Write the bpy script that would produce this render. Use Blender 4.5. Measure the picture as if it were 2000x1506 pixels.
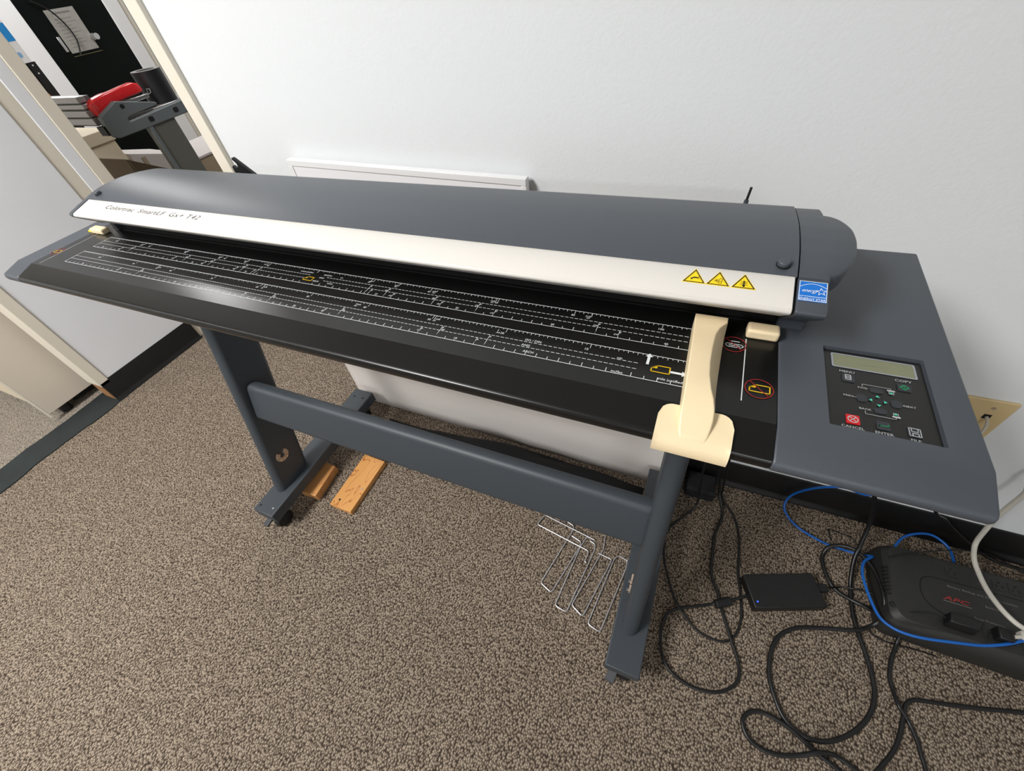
import bpy, bmesh, math, random
from mathutils import Vector, Matrix
random.seed(7)
for _o in list(bpy.data.objects): bpy.data.objects.remove(_o)
SC = bpy.context.scene
COL = SC.collection
BZ = 0.85                     # height of the scanner bed above the carpet

# ---------------------------------------------------------------- camera, light, exposure
cd = bpy.data.cameras.new('camera'); cam = bpy.data.objects.new('camera', cd); COL.objects.link(cam)
cd.sensor_fit = 'HORIZONTAL'; cd.sensor_width = 36.0; cd.lens = 14.788; cd.clip_start = 0.01; cd.clip_end = 60
_R = ((0.916375, 0.384275, -0.112203), (0.213270, -0.705824, -0.675521), (-0.338781, 0.595101, -0.728754))
cam.matrix_world = Matrix(((_R[0][0], -_R[1][0], -_R[2][0], -0.0147),
                           (_R[0][1], -_R[1][1], -_R[2][1], -0.2806),
                           (_R[0][2], -_R[1][2], -_R[2][2], 0.3137 + BZ), (0, 0, 0, 1)))
SC.camera = cam
wd = bpy.data.worlds.new('world'); SC.world = wd; wd.use_nodes = True
wd.node_tree.nodes['Background'].inputs[0].default_value = (0.9, 0.95, 1, 1)
wd.node_tree.nodes['Background'].inputs[1].default_value = 0.05
def area_light(name, loc, sx, sy, watts, col=(1, 0.96, 0.9)):
    ld = bpy.data.lights.new(name, 'AREA'); ld.shape = 'RECTANGLE'; ld.size = sx; ld.size_y = sy
    ld.energy = watts; ld.color = col
    o = bpy.data.objects.new(name, ld); COL.objects.link(o); o.location = loc
    return o
area_light('ceiling_lamp', (-1.5, -1.35, 2.58), 0.6, 1.2, 88, (1, 0.985, 0.965))
area_light('ceiling_lamp.001', (1.3, -4.6, 2.58), 1.2, 0.6, 62, (0.97, 0.985, 1))
area_light('ceiling_lamp.002', (-4.7, 1.88, 2.58), 1.0, 0.6, 40, (1, 0.985, 0.97))
area_light('ceiling_lamp.003', (-4.2, -2.0, 2.58), 0.6, 1.2, 25, (1, 0.985, 0.97))
area_light('trimmer_fill_light', (-1.7, 2.3, 2.58), 1.2, 0.6, 30, (1, 0.985, 0.97))  # unseen fill light, added to brighten the trimmer surfaces facing the opening
SC.view_settings.view_transform = 'Standard'; SC.view_settings.look = 'None'
SC.view_settings.gamma = 1.0; SC.view_settings.use_curve_mapping = False
SC.view_settings.exposure = 0.32

# ---------------------------------------------------------------- helpers
def lin(c):
    return tuple((v/12.92 if v <= 0.04045 else ((v+0.055)/1.055)**2.4) for v in (x/255 for x in c))
MATS = {}
def mat(name, rgb, rough=0.5, metal=0.0, bump=0.0, bscale=200.0, spec=0.5, var=0.0, vscale=3.0, emit=None, es=0.0, coat=0.0):
    if name in MATS: return MATS[name]
    m = bpy.data.materials.new(name); m.use_nodes = True; nt = m.node_tree; b = nt.nodes['Principled BSDF']
    c = lin(rgb)
    b.inputs['Base Color'].default_value = (*c, 1); b.inputs['Roughness'].default_value = rough
    b.inputs['Metallic'].default_value = metal; b.inputs['Specular IOR Level'].default_value = spec
    b.inputs['Coat Weight'].default_value = coat
    tc = nt.nodes.new('ShaderNodeTexCoord')
    if var > 0:
        n = nt.nodes.new('ShaderNodeTexNoise'); n.inputs['Scale'].default_value = vscale; n.inputs['Detail'].default_value = 6
        nt.links.new(tc.outputs['Object'], n.inputs['Vector'])
        r = nt.nodes.new('ShaderNodeValToRGB'); r.color_ramp.elements[0].position = 0.3; r.color_ramp.elements[1].position = 0.7
        r.color_ramp.elements[0].color = (*[x*(1-var) for x in c], 1); r.color_ramp.elements[1].color = (*[min(1, x*(1+var)) for x in c], 1)
        nt.links.new(n.outputs['Fac'], r.inputs['Fac']); nt.links.new(r.outputs['Color'], b.inputs['Base Color'])
    if bump > 0:
        n = nt.nodes.new('ShaderNodeTexNoise'); n.inputs['Scale'].default_value = bscale; n.inputs['Detail'].default_value = 3
        nt.links.new(tc.outputs['Object'], n.inputs['Vector'])
        bp = nt.nodes.new('ShaderNodeBump'); bp.inputs['Strength'].default_value = bump; bp.inputs['Distance'].default_value = 0.002
        nt.links.new(n.outputs['Fac'], bp.inputs['Height']); nt.links.new(bp.outputs['Normal'], b.inputs['Normal'])
    if emit:
        b.inputs['Emission Color'].default_value = (*lin(emit), 1); b.inputs['Emission Strength'].default_value = es
    MATS[name] = m; return m

def carpet(name, cols, scale, seedoff=0.0):
    m = bpy.data.materials.new(name); m.use_nodes = True; nt = m.node_tree; b = nt.nodes['Principled BSDF']
    b.inputs['Roughness'].default_value = 0.95; b.inputs['Specular IOR Level'].default_value = 0.1
    tc = nt.nodes.new('ShaderNodeTexCoord'); mp = nt.nodes.new('ShaderNodeMapping')
    mp.inputs['Scale'].default_value = (1.0, 0.75, 1.0); mp.inputs['Location'].default_value = (seedoff, 0, 0)
    nt.links.new(tc.outputs['Object'], mp.inputs['Vector'])
    v = nt.nodes.new('ShaderNodeTexVoronoi'); v.inputs['Scale'].default_value = scale
    v.voronoi_dimensions = '2D'; nt.links.new(mp.outputs['Vector'], v.inputs['Vector'])
    r = nt.nodes.new('ShaderNodeValToRGB'); e = r.color_ramp.elements
    e[0].position = 0.0; e[0].color = (*lin(cols[0]), 1); e[1].position = 1.0; e[1].color = (*lin(cols[-1]), 1)
    for i, c in enumerate(cols[1:-1]):
        k = e.new((i+1)/(len(cols)-1)); k.color = (*lin(c), 1)
    sep = nt.nodes.new('ShaderNodeSeparateColor'); nt.links.new(v.outputs['Color'], sep.inputs['Color'])
    m1 = nt.nodes.new('ShaderNodeMath'); m1.operation = 'MULTIPLY_ADD'; m1.inputs[1].default_value = -1.25; m1.inputs[2].default_value = 0.83
    nt.links.new(v.outputs['Distance'], m1.inputs[0])       # light loop crowns, dark gaps
    m2 = nt.nodes.new('ShaderNodeMath'); m2.operation = 'MULTIPLY_ADD'; m2.inputs[1].default_value = 0.42; m2.use_clamp = True
    nt.links.new(sep.outputs['Red'], m2.inputs[0]); nt.links.new(m1.outputs[0], m2.inputs[2])
    nt.links.new(m2.outputs[0], r.inputs['Fac'])
    nt.links.new(r.outputs['Color'], b.inputs['Base Color'])
    bp = nt.nodes.new('ShaderNodeBump'); bp.invert = True; bp.inputs['Strength'].default_value = 0.6; bp.inputs['Distance'].default_value = 0.003
    nt.links.new(v.outputs['Distance'], bp.inputs['Height']); nt.links.new(bp.outputs['Normal'], b.inputs['Normal'])
    MATS[name] = m; return m

def wood(name, a, c):
    m = bpy.data.materials.new(name); m.use_nodes = True; nt = m.node_tree; b = nt.nodes['Principled BSDF']
    b.inputs['Roughness'].default_value = 0.5
    tc = nt.nodes.new('ShaderNodeTexCoord'); mp = nt.nodes.new('ShaderNodeMapping'); mp.inputs['Scale'].default_value = (1, 0.22, 1)
    nt.links.new(tc.outputs['Object'], mp.inputs['Vector'])
    w = nt.nodes.new('ShaderNodeTexNoise'); w.inputs['Scale'].default_value = 26; w.inputs['Detail'].default_value = 1.5
    nt.links.new(mp.outputs['Vector'], w.inputs['Vector'])
    mt = nt.nodes.new('ShaderNodeMath'); mt.operation = 'MULTIPLY'; mt.inputs[1].default_value = 9.0
    nt.links.new(w.outputs['Fac'], mt.inputs[0])
    fr = nt.nodes.new('ShaderNodeMath'); fr.operation = 'FRACT'; nt.links.new(mt.outputs[0], fr.inputs[0])
    r = nt.nodes.new('ShaderNodeValToRGB'); e = r.color_ramp.elements
    e[0].position = 0.0; e[0].color = (*lin(a), 1); e[1].position = 0.86; e[1].color = (*lin(a), 1)
    k = e.new(0.95); k.color = (*lin(c), 1)
    nt.links.new(fr.outputs[0], r.inputs['Fac']); nt.links.new(r.outputs['Color'], b.inputs['Base Color'])
    MATS[name] = m; return m

class MB:
    """collects polygons in world coordinates"""
    def __init__(s): s.v = []; s.f = []
    def add(s, vs, fs):
        k = len(s.v); s.v += [tuple(p) for p in vs]; s.f += [tuple(i+k for i in f) for f in fs]; return s
    def box(s, x0, x1, y0, y1, z0, z1):
        return s.add([(x0,y0,z0),(x1,y0,z0),(x1,y1,z0),(x0,y1,z0),(x0,y0,z1),(x1,y0,z1),(x1,y1,z1),(x0,y1,z1)],
                     [(0,3,2,1),(4,5,6,7),(0,1,5,4),(1,2,6,5),(2,3,7,6),(3,0,4,7)])
    def hexa(s, p):   # 4 bottom (ccw from above) + 4 top points
        return s.add(p, [(0,3,2,1),(4,5,6,7),(0,1,5,4),(1,2,6,5),(2,3,7,6),(3,0,4,7)])
    def prism_x(s, prof, x0, x1):   # closed (y,z) profile swept along x
        n = len(prof)
        vs = [(x0, y, z) for y, z in prof] + [(x1, y, z) for y, z in prof]
        fs = [(i, (i+1) % n, (i+1) % n + n, i+n) for i in range(n)] + [tuple(range(n))[::-1], tuple(range(n, 2*n))]
        return s.add(vs, fs)
    def prism(s, pts2, o, u, v, w):  # closed 2-D outline pts2 in plane o+a*u+b*v swept by vector w
        o, u, v, w = map(Vector, (o, u, v, w)); n = len(pts2)
        A = [o+u*a+v*b for a, b in pts2]; B = [p+w for p in A]
        fs = [(i, (i+1) % n, (i+1) % n + n, i+n) for i in range(n)] + [tuple(range(n))[::-1], tuple(range(n, 2*n))]
        return s.add(A+B, fs)
    def flat(s, pts2, o, u, v):
        o, u, v = map(Vector, (o, u, v))
        return s.add([o+u*a+v*b for a, b in pts2], [tuple(range(len(pts2)))])
    def quad(s, a, b, c, d): return s.add([a, b, c, d], [(0, 1, 2, 3)])
    def loft(s, rings, caps=True, closed=True):
        n = len(rings[0]); vs = [p for r in rings for p in r]; fs = []
        for j in range(len(rings)-1):
            for i in range(n if closed else n-1):
                fs.append((j*n+i, j*n+(i+1) % n, (j+1)*n+(i+1) % n, (j+1)*n+i))
        if caps and closed: fs += [tuple(range(n))[::-1], tuple(range((len(rings)-1)*n, len(rings)*n))]
        return s.add(vs, fs)
    def cyl(s, a, b, r, n=20, r2=None):
        a, b = Vector(a), Vector(b); d = (b-a).normalized(); t = Vector((1,0,0)) if abs(d.x) < 0.9 else Vector((0,1,0))
        u = d.cross(t).normalized(); w = d.cross(u); r2 = r if r2 is None else r2
        rg = lambda c, q: [c+(u*math.cos(2*math.pi*i/n)+w*math.sin(2*math.pi*i/n))*q for i in range(n)]
        return s.loft([rg(a, r), rg(b, r2)])
    def tube(s, pts, r, n=8, smooth=True, sub=5):
        P = [Vector(p) for p in pts]
        if smooth and len(P) > 2:
            Q = []
            for i in range(len(P)-1):
                p0 = P[max(i-1, 0)]; p1 = P[i]; p2 = P[i+1]; p3 = P[min(i+2, len(P)-1)]
                for k in range(sub):
                    t = k/sub
                    Q.append(0.5*((2*p1)+(p2-p0)*t+(2*p0-5*p1+4*p2-p3)*t*t+(3*p1-p0-3*p2+p3)*t**3))
            Q.append(P[-1]); P = Q
        rings = []; u = None
        for i, p in enumerate(P):
            d = (P[min(i+1, len(P)-1)]-P[max(i-1, 0)])
            d = d.normalized() if d.length > 1e-9 else Vector((1,0,0))
            if u is None:
                t = Vector((0,0,1)) if abs(d.z) < 0.9 else Vector((1,0,0)); u = d.cross(t).normalized()
            else:
                u = (u-d*u.dot(d)); u = u.normalized() if u.length > 1e-6 else d.orthogonal().normalized()
            w = d.cross(u)
            rings.append([p+(u*math.cos(2*math.pi*k/n)+w*math.sin(2*math.pi*k/n))*r for k in range(n)])
        return s.loft(rings)
    def text(s, txt, o, u, v, size, align='CENTER', shear=0.0, spacing=1.0, offset=0.0, wscale=1.0):
        vs, fs = glyphs(txt, align, shear, spacing, offset)
        o, u, v = Vector(o), Vector(u).normalized(), Vector(v).normalized()
        return s.add([o+u*(a*size*wscale)+v*(b*size) for a, b in vs], fs)

_G = {}
def glyphs(txt, align, shear, spacing, offset):
    key = (txt, align, shear, spacing, offset)
    if key not in _G:
        cu = bpy.data.curves.new('glyphs', 'FONT'); cu.body = txt; cu.align_x = align; cu.size = 1.4
        cu.shear = shear; cu.space_character = spacing; cu.offset = offset; cu.resolution_u = 2
        cu.align_y = 'BOTTOM_BASELINE'; cu.fill_mode = 'FRONT'
        ob = bpy.data.objects.new('glyphs', cu); COL.objects.link(ob)
        dg = bpy.context.evaluated_depsgraph_get(); ev = ob.evaluated_get(dg); me = ev.to_mesh()
        _G[key] = ([(p.co.x, p.co.y) for p in me.vertices], [tuple(p.vertices) for p in me.polygons])
        ev.to_mesh_clear(); bpy.data.objects.remove(ob); bpy.data.curves.remove(cu)
    return _G[key]

def world_loc(o):
    p = Vector((0,0,0))
    while o is not None: p += o.location; o = o.parent
    return p
def obj(name, mb, m, parent=None, origin=None, bevel=0.0, seg=2, smooth=40, fix=True, **props):
    base = world_loc(parent) if parent is not None else Vector(origin or (0,0,0))
    me = bpy.data.meshes.new(name)
    me.from_pydata([tuple(Vector(p)-base) for p in mb.v], [], mb.f); me.validate()
    if fix:
        bm = bmesh.new(); bm.from_mesh(me); bmesh.ops.recalc_face_normals(bm, faces=bm.faces); bm.to_mesh(me); bm.free()
    for mm in (m if isinstance(m, (list, tuple)) else [m]): me.materials.append(mm)
    if smooth:
        me.polygons.foreach_set('use_smooth', [True]*len(me.polygons)); me.set_sharp_from_angle(angle=math.radians(smooth))
    o = bpy.data.objects.new(name, me); COL.objects.link(o)
    if parent is not None: o.parent = parent
    else: o.location = base
    if bevel > 0:
        b = o.modifiers.new('bevel', 'BEVEL'); b.width = bevel; b.segments = seg; b.limit_method = 'ANGLE'; b.angle_limit = math.radians(35)
        b.harden_normals = False
    for k, v in props.items(): o[k] = v
    return o
def thing(name, label, cat, loc, group=None):
    o = bpy.data.objects.new(name, None); COL.objects.link(o); o.location = loc; o.empty_display_size = 0.05
    o['label'] = label; o['category'] = cat
    if group: o['group'] = group
    return o
def struct(name, mb, m, label=None, **k):
    o = obj(name, mb, m, **k); o['kind'] = 'structure'
    if label: o['label'] = label
    return o
def ellipse(cx, cy, rx, ry, n=24, a0=0.0, a1=2*math.pi):
    return [(cx+rx*math.cos(a0+(a1-a0)*i/n), cy+ry*math.sin(a0+(a1-a0)*i/n)) for i in range(n)]
def rrect(x0, x1, y0, y1, r, n=4):
    out = []
    for cx, cy, a in ((x1-r, y1-r, 0), (x0+r, y1-r, 90), (x0+r, y0+r, 180), (x1-r, y0+r, 270)):
        for i in range(n+1):
            t = math.radians(a+90*i/n); out.append((cx+r*math.cos(t), cy+r*math.sin(t)))
    return out
def ring_faces(mb, outer, inner, o, u, v):   # flat band between two outlines of equal length
    o, u, v = map(Vector, (o, u, v)); n = len(outer)
    return mb.add([o+u*a+v*b for a, b in outer]+[o+u*a+v*b for a, b in inner], [(i, (i+1) % n, (i+1) % n+n, i+n) for i in range(n)])
def stroke(mb, pts, w, o, u, v, closed=False):   # flat line work: one quad per segment
    o, u, v = map(Vector, (o, u, v)); n = len(pts)
    for i in range(n if closed else n-1):
        a = Vector((*pts[i], 0)); b = Vector((*pts[(i+1) % n], 0)); d = b-a
        if d.length < 1e-9: continue
        d.normalize(); q = Vector((-d.y, d.x, 0))*w/2; a = a-d*w*0.3; b = b+d*w*0.3
        mb.add([o+u*p.x+v*p.y for p in (a-q, b-q, b+q, a+q)], [(0,1,2,3)])
    return mb
def star(cx, cy, r, ri, rot=90, n=5):
    return [(cx+(r if i % 2 == 0 else ri)*math.cos(math.radians(rot+i*180/n)), cy+(r if i % 2 == 0 else ri)*math.sin(math.radians(rot+i*180/n))) for i in range(2*n)]

# ---------------------------------------------------------------- materials
M_wall = mat('wall_paint', (226, 229, 231), 0.7, bump=0.16, bscale=190, spec=0.3)
M_panel = mat('partition_paint', (236, 238, 243), 0.55, bump=0.08, bscale=90, var=0.02, vscale=5)
M_cream = mat('cream_trim', (228, 221, 206), 0.45)
M_ceil = mat('ceiling_tile', (225, 225, 220), 0.9, bump=0.3, bscale=90)
M_vinyl = mat('black_vinyl', (17, 17, 18), 0.42, var=0.15, vscale=9)
M_carpet = carpet('brown_loop_carpet', [(56, 48, 41), (82, 71, 62), (108, 96, 84), (138, 125, 110), (174, 160, 143)], 265)
M_carpet2 = carpet('grey_beige_carpet', [(92, 86, 78), (118, 110, 101), (144, 135, 124), (172, 164, 152)], 260, 3.7)
M_strip = mat('black_floor_strip', (24, 32, 33), 0.75, bump=0.3, bscale=300, var=0.25, vscale=14)
M_slate = mat('slate_grey_plastic', (71, 76, 83), 0.42, bump=0.10, bscale=900, spec=0.5)
M_metal = mat('slate_painted_steel', (56, 62, 68), 0.5, bump=0.06, bscale=500)
M_bed = mat('black_satin_bed', (16, 16, 16), 0.27, bump=0.012, bscale=500, var=0.18, vscale=12, spec=0.42)
M_black = mat('black_plastic', (14, 14, 15), 0.5)
M_dark = mat('dark_recess', (6, 6, 7), 0.8)
M_white = mat('white_fascia', (222, 218, 212), 0.38)
M_beige = mat('beige_plastic', (236, 216, 178), 0.42)
M_print = mat('white_print', (225, 230, 232), 0.6)
M_yprint = mat('yellow_print', (232, 188, 20), 0.6)
M_rprint = mat('red_print', (150, 34, 32), 0.6)
M_gprint = mat('dark_grey_print', (70, 70, 72), 0.6)
M_yel = mat('yellow_sticker', (250, 216, 20), 0.4)
M_blk = mat('black_print', (20, 18, 14), 0.5)
M_blue = mat('blue_sticker', (10, 112, 205), 0.35)
M_wprint = mat('bright_white_print', (240, 245, 248), 0.5)
M_green = mat('green_print', (18, 130, 84), 0.5)
M_teal = mat('teal_print', (70, 200, 170), 0.5)
M_red = mat('red_key', (205, 24, 30), 0.45)
M_lcd = mat('lcd_glass', (128, 130, 102), 0.2)
M_lcdf = mat('lcd_frame', (150, 156, 164), 0.4)
M_cpanel = mat('control_panel_black', (22, 21, 20), 0.32)
M_key = mat('dark_key', (44, 47, 52), 0.45)
M_chrome = mat('chrome', (215, 215, 215), 0.18, metal=1.0)
M_zinc = mat('zinc_wire', (186, 186, 190), 0.38, metal=0.6)
M_copper = mat('worn_brass', (186, 164, 146), 0.4, metal=0.35)
M_pine = wood('pine_board', (205, 148, 84), (166, 100, 44))
M_pine2 = wood('pine_block', (196, 140, 84), (176, 118, 62))
M_sheet = mat('white_sheet', (224, 218, 213), 0.6)
M_board = mat('whiteboard', (238, 238, 241), 0.25)
M_frame = mat('white_frame', (232, 232, 233), 0.4)
M_fabric = mat('black_fabric', (15, 15, 17), 0.85, bump=0.6, bscale=60)
M_rubber = mat('black_rubber', (14, 14, 15), 0.55)
M_cable = mat('black_cable', (17, 17, 18), 0.38)
M_bcable = mat('blue_cable', (14, 92, 176), 0.4)
M_wcable = mat('off_white_cable', (196, 192, 182), 0.45)
M_ups = mat('charcoal_case', (33, 33, 31), 0.55, bump=0.15, bscale=700)
M_gtext = mat('grey_print', (120, 120, 118), 0.6)
M_apc = mat('red_logo', (150, 40, 34), 0.5)
M_plate = mat('ivory_plate', (214, 190, 142), 0.4)
M_led = mat('blue_led', (40, 60, 255), 0.4, emit=(30, 60, 255), es=4.0)
M_gplast = mat('grey_bracket', (98, 105, 108), 0.5, bump=0.1, bscale=400)
M_alu = mat('aluminium', (176, 174, 172), 0.35, metal=0.6)
M_leg2 = mat('grey_olive_leg', (92, 93, 88), 0.5)
M_sred = mat('red_stapler', (228, 38, 44), 0.28, coat=0.3)
M_tape = mat('black_tape', (28, 28, 32), 0.4, bump=0.2, bscale=60)
M_tapeend = mat('tape_side', (130, 128, 126), 0.6)
M_door = mat('black_green_door', (6, 11, 9), 0.3, var=0.3, vscale=6, spec=0.15)
M_tan = mat('tan_board', (208, 198, 184), 0.6)
M_box = mat('beige_carton', (214, 201, 178), 0.7)
M_lilac = mat('pale_grey_board', (188, 182, 180), 0.7)
M_brown = mat('brown_board', (158, 142, 120), 0.7)
M_paper = mat('grey_paper', (150, 148, 142), 0.7, var=0.06, vscale=40)
M_poster = mat('poster_blue', (30, 140, 215), 0.5)
M_studwood = wood('stud_wood', (168, 124, 84), (140, 96, 60))

# ================================================================ the setting
X0, X1, Y0, Y1, ZC, YW = -5.3, 3.2, -5.5, 4.4, 2.6, 0.498
struct('floor', MB().box(-2.2, X1, Y0, Y1, -0.05, 0.0), M_carpet, 'brown and tan flecked loop pile carpet', smooth=0)
struct('floor', MB().box(X0, -2.2, Y0, Y1, -0.05, 0.0), M_carpet2, 'paler grey beige carpet beyond the black floor strip', smooth=0)
struct('ceiling', MB().box(X0, X1, Y0, Y1, ZC, ZC+0.05), M_ceil, smooth=0)
wb = struct('wall_back', MB().box(-1.175, X1, YW, YW+0.12, 0, ZC), M_wall, 'white orange-peel painted wall behind the scanner', smooth=0)
struct('wall_right', MB().box(X1, X1+0.1, Y0, Y1, 0, ZC), M_wall, smooth=0)
struct('wall_front', MB().box(X0, X1, Y0-0.1, Y0, 0, ZC), M_wall, smooth=0)
struct('wall_far', MB().box(X0-0.1, X0, Y0, Y1, 0, ZC), M_wall, 'white far wall of the neighbouring room', smooth=0)
struct('wall_far_back', MB().box(X0, X1, Y1, Y1+0.1, 0, ZC), M_wall, smooth=0)
struct('trim_1', MB().box(-1.212, -1.171, YW-0.012, YW+0.13, 0.24, ZC), M_cream, 'cream metal casing at the end of the white wall', bevel=0.002)
# partition on the left: panels, battens and end trim
pl = struct('wall_left', MB().box(-2.245, -2.155, 0.104, 0.655, 0, ZC), M_tan, 'partition stub with white panels and cream battens', smooth=0)
obj('panel', MB().box(-2.156, -2.148, 0.133, 0.522, 0.08, ZC-0.01), M_panel, pl, bevel=0.003)
obj('panel', MB().box(-2.156, -2.149, 0.569, 0.615, 0.0, ZC-0.01), M_panel, pl, bevel=0.003)
obj('batten', MB().box(-2.156, -2.152, 0.522, 0.569, 0.0, ZC-0.01), M_cream, pl, bevel=0.001)
obj('batten', MB().box(-2.25, -2.144, 0.615, 0.661, 0.0, ZC-0.01), M_cream, pl, bevel=0.002)
obj('batten', MB().box(-2.25, -2.144, 0.096, 0.133, 0.085, ZC-0.01), M_cream, pl, bevel=0.002)
obj('stud', MB().box(-2.235, -2.165, 0.098, 0.125, 0.0, 0.084), M_studwood, pl)
bbp = [(0, 0), (0.014, 0), (0.012, 0.006), (0.006, 0.014), (0.004, 0.022), (0.004, 0.099), (0.002, 0.103), (0, 0.103)]
struct('baseboard_left', MB().prism(bbp, (-2.148, 0.098, 0), (1,0,0), (0,0,1), (0, 0.425, 0)), M_vinyl, 'black vinyl baseboard under the white partition panel', smooth=30)
struct('baseboard_back', MB().prism(bbp, (-1.06, YW, 0), (0,-1,0), (0,0,1), (X1+1.06, 0, 0)), M_vinyl, 'black vinyl baseboard along the white wall', smooth=30)
# worn black floor strip where the carpets meet
mb = MB(); ys = [Y0+0.02+i*(0.112-Y0)/150 for i in range(151)]
L = [-2.268+random.uniform(-.003, .003)+0.004*math.sin(i*.7) for i in range(151)]
Rr = [-2.135+random.uniform(-.005, .004)+0.005*math.sin(i*.43+1)+(0.012 if 128 < i < 134 else 0) for i in range(151)]
for i in range(150):
    mb.add([(L[i], ys[i], .004), (Rr[i], ys[i], .004), (Rr[i+1], ys[i+1], .004), (L[i+1], ys[i+1], .004)], [(0,1,2,3)])
for side in (L, Rr):
    for i in range(150): mb.add([(side[i], ys[i], 0), (side[i+1], ys[i+1], 0), (side[i+1], ys[i+1], .004), (side[i], ys[i], .004)], [(0,1,2,3)])
struct('trim_2', mb, M_strip, 'worn black strip across the carpet at the opening', fix=False)
# black door in the far wall of the next room
XF = -5.2
dr = struct('door_1', MB().box(XF-0.05, XF, 2.21, 2.863, 0.0, 2.05), M_door, 'glossy black door in the neighbouring room', bevel=0.003)
obj('door_handle', MB().cyl((XF, 2.60, 0.96), (XF+0.05, 2.60, 0.96), 0.014).cyl((XF+0.048, 2.60, 0.96), (XF+0.085, 2.60, 0.96), 0.026, 20, 0.022), M_chrome, dr, label='polished chrome door knob')
obj('lock_plate', MB().box(XF, XF+0.015, 2.335, 2.36, 0.90, 1.0), M_chrome, dr, bevel=0.004)
struct('trim_3', MB().box(X0, XF+0.01, 2.863, 2.99, 0, 2.12), M_frame, 'white casing right of the black door', bevel=0.003)
struct('trim_4', MB().box(X0, XF-0.01, 2.99, 3.04, 0, 2.12), M_cream, 'narrow cream strip beside the door casing', bevel=0.002)
struct('trim_5', MB().box(X0, XF+0.01, 2.0, 2.21, 0, 2.12), M_frame, 'white casing left of the black door', bevel=0.003)

# ================================================================ the scanner
sc_ = thing('large_format_scanner', 'slate grey and black wide-format sheet scanner with white fascia and control panel', 'scanner', (-0.48, 0.15, BZ-0.05))
UX_, UY_ = (1,0,0), (0,1,0)
def zb(pts): return [(y, z+BZ) for y, z in pts]
def cr(P, sub=4):
    P = [Vector((*p, 0)) for p in P]; Q = []
    for i in range(len(P)-1):
        p0, p1, p2, p3 = P[max(i-1, 0)], P[i], P[i+1], P[min(i+2, len(P)-1)]
        for k in range(sub):
            t = k/sub; q = 0.5*((2*p1)+(p2-p0)*t+(2*p0-5*p1+4*p2-p3)*t*t+(3*p1-p0-3*p2+p3)*t**3); Q.append((q.x, q.y))
    Q.append((P[-1].x, P[-1].y)); return Q
LIP = [(0.0, 0.0), (-0.029, -0.0082)] + cr([(-0.0300, -0.0085), (-0.0322, -0.0098), (-0.0338, -0.0125), (-0.0342, -0.016), (-0.0332, -0.020), (-0.030, -0.024), (-0.022, -0.027)], 5)
body_back = [(0.30, -0.05), (0.30, 0.0)]
obj('bed', MB().prism_x(zb(LIP + body_back), -1.137, 0.079), M_bed, sc_, smooth=14, label='black feed bed printed with paper-size rulers')
obj('side_panel', MB().prism_x(zb(LIP + [(0.31, -0.05), (0.31, 0.0)]), -1.190, -1.1372), M_slate, sc_, bevel=0.003, smooth=30)
# right deck with rounded corners
RL = [(0.0, 0.0), (-0.031, -0.009), (-0.0345, -0.012), (-0.0352, -0.017), (-0.0335, -0.022), (-0.028, -0.026)]
dk = obj('side_panel', MB().prism_x(zb(RL + [(0.318, -0.045), (0.3185, -0.004), (0.315, 0.0)]), 0.0792, 0.2255), M_slate, sc_, bevel=0.007, seg=4, smooth=30, label='wide slate deck holding the control panel')
ct_ = obj('cutter', MB().prism(rrect(0.1190, 0.1992, 0.0140, 0.1172, 0.0012), (0, 0, BZ-0.0042), UX_, UY_, (0, 0, 0.02)), M_slate, sc_, smooth=0)
bo = dk.modifiers.new('recess', 'BOOLEAN'); bo.operation = 'DIFFERENCE'; bo.object = ct_; bo.solver = 'EXACT'
_dg = bpy.context.evaluated_depsgraph_get(); _me = bpy.data.meshes.new_from_object(dk.evaluated_get(_dg)); dk.modifiers.clear(); dk.data = _me
_me.set_sharp_from_angle(angle=math.radians(30)); bpy.data.objects.remove(ct_)
obj('roller_slot', MB().box(-1.10, 0.077, 0.142, 0.30, BZ+0.0003, BZ+0.035), M_dark, sc_)
obj('feed_plate', MB().prism_x(zb([(0.1385, 0.0), (0.1385, 0.0012), (0.1415, 0.0016), (0.15, 0.0016), (0.15, 0.0)]), -1.105, 0.076), M_black, sc_, smooth=30)
HP = [(0.1285, 0.0655), (0.145, 0.0697), (0.165, 0.0729), (0.19, 0.0744), (0.215, 0.0738), (0.24, 0.0708), (0.262, 0.0668), (0.28, 0.0625), (0.292, 0.056), (0.300, 0.046), (0.304, 0.03), (0.304, 0.0)]
HPs = cr(HP)
HXL, HXR = -1.080, 0.075
hood = obj('hood', MB().prism_x(zb(HPs + [(0.15, 0.0), (0.15, 0.055), (0.1285, 0.0640)]), HXL, HXR), M_slate, sc_, smooth=50, label='long curved slate grey lid')
FS = [(0.1285, 0.0648), (0.092, 0.0556), (0.0897, 0.0541), (0.0888, 0.0518), (0.0898, 0.0494), (0.0925, 0.0472), (0.1225, 0.0235), (0.126, 0.022), (0.135, 0.022), (0.149, 0.05), (0.149, 0.058)]
obj('fascia', MB().prism_x(zb(FS), HXL+0.0005, HXR-0.001), M_white, sc_, bevel=0.0008, smooth=45, label='glossy white front strip carrying the maker lettering')
# left end cap of the hood: same section, drawn in towards the tip
outl = cr(HP) + [(0.135, 0.0), (0.135, 0.018), (0.122, 0.0225), (0.0925, 0.0462), (0.0895, 0.0492), (0.0883, 0.0518), (0.0893, 0.0543), (0.092, 0.0560), (0.110, 0.0612)]
rings = []
for x, s in ((HXL-0.0004, 1.0), (HXL-0.010, 0.995), (HXL-0.017, 0.975), (HXL-0.0215, 0.93)):
    rings.append([(x, 0.19+(y-0.19)*s, BZ+z*s) for y, z in outl])
obj('end_cap', MB().loft(rings), M_slate, sc_, smooth=50)
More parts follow.
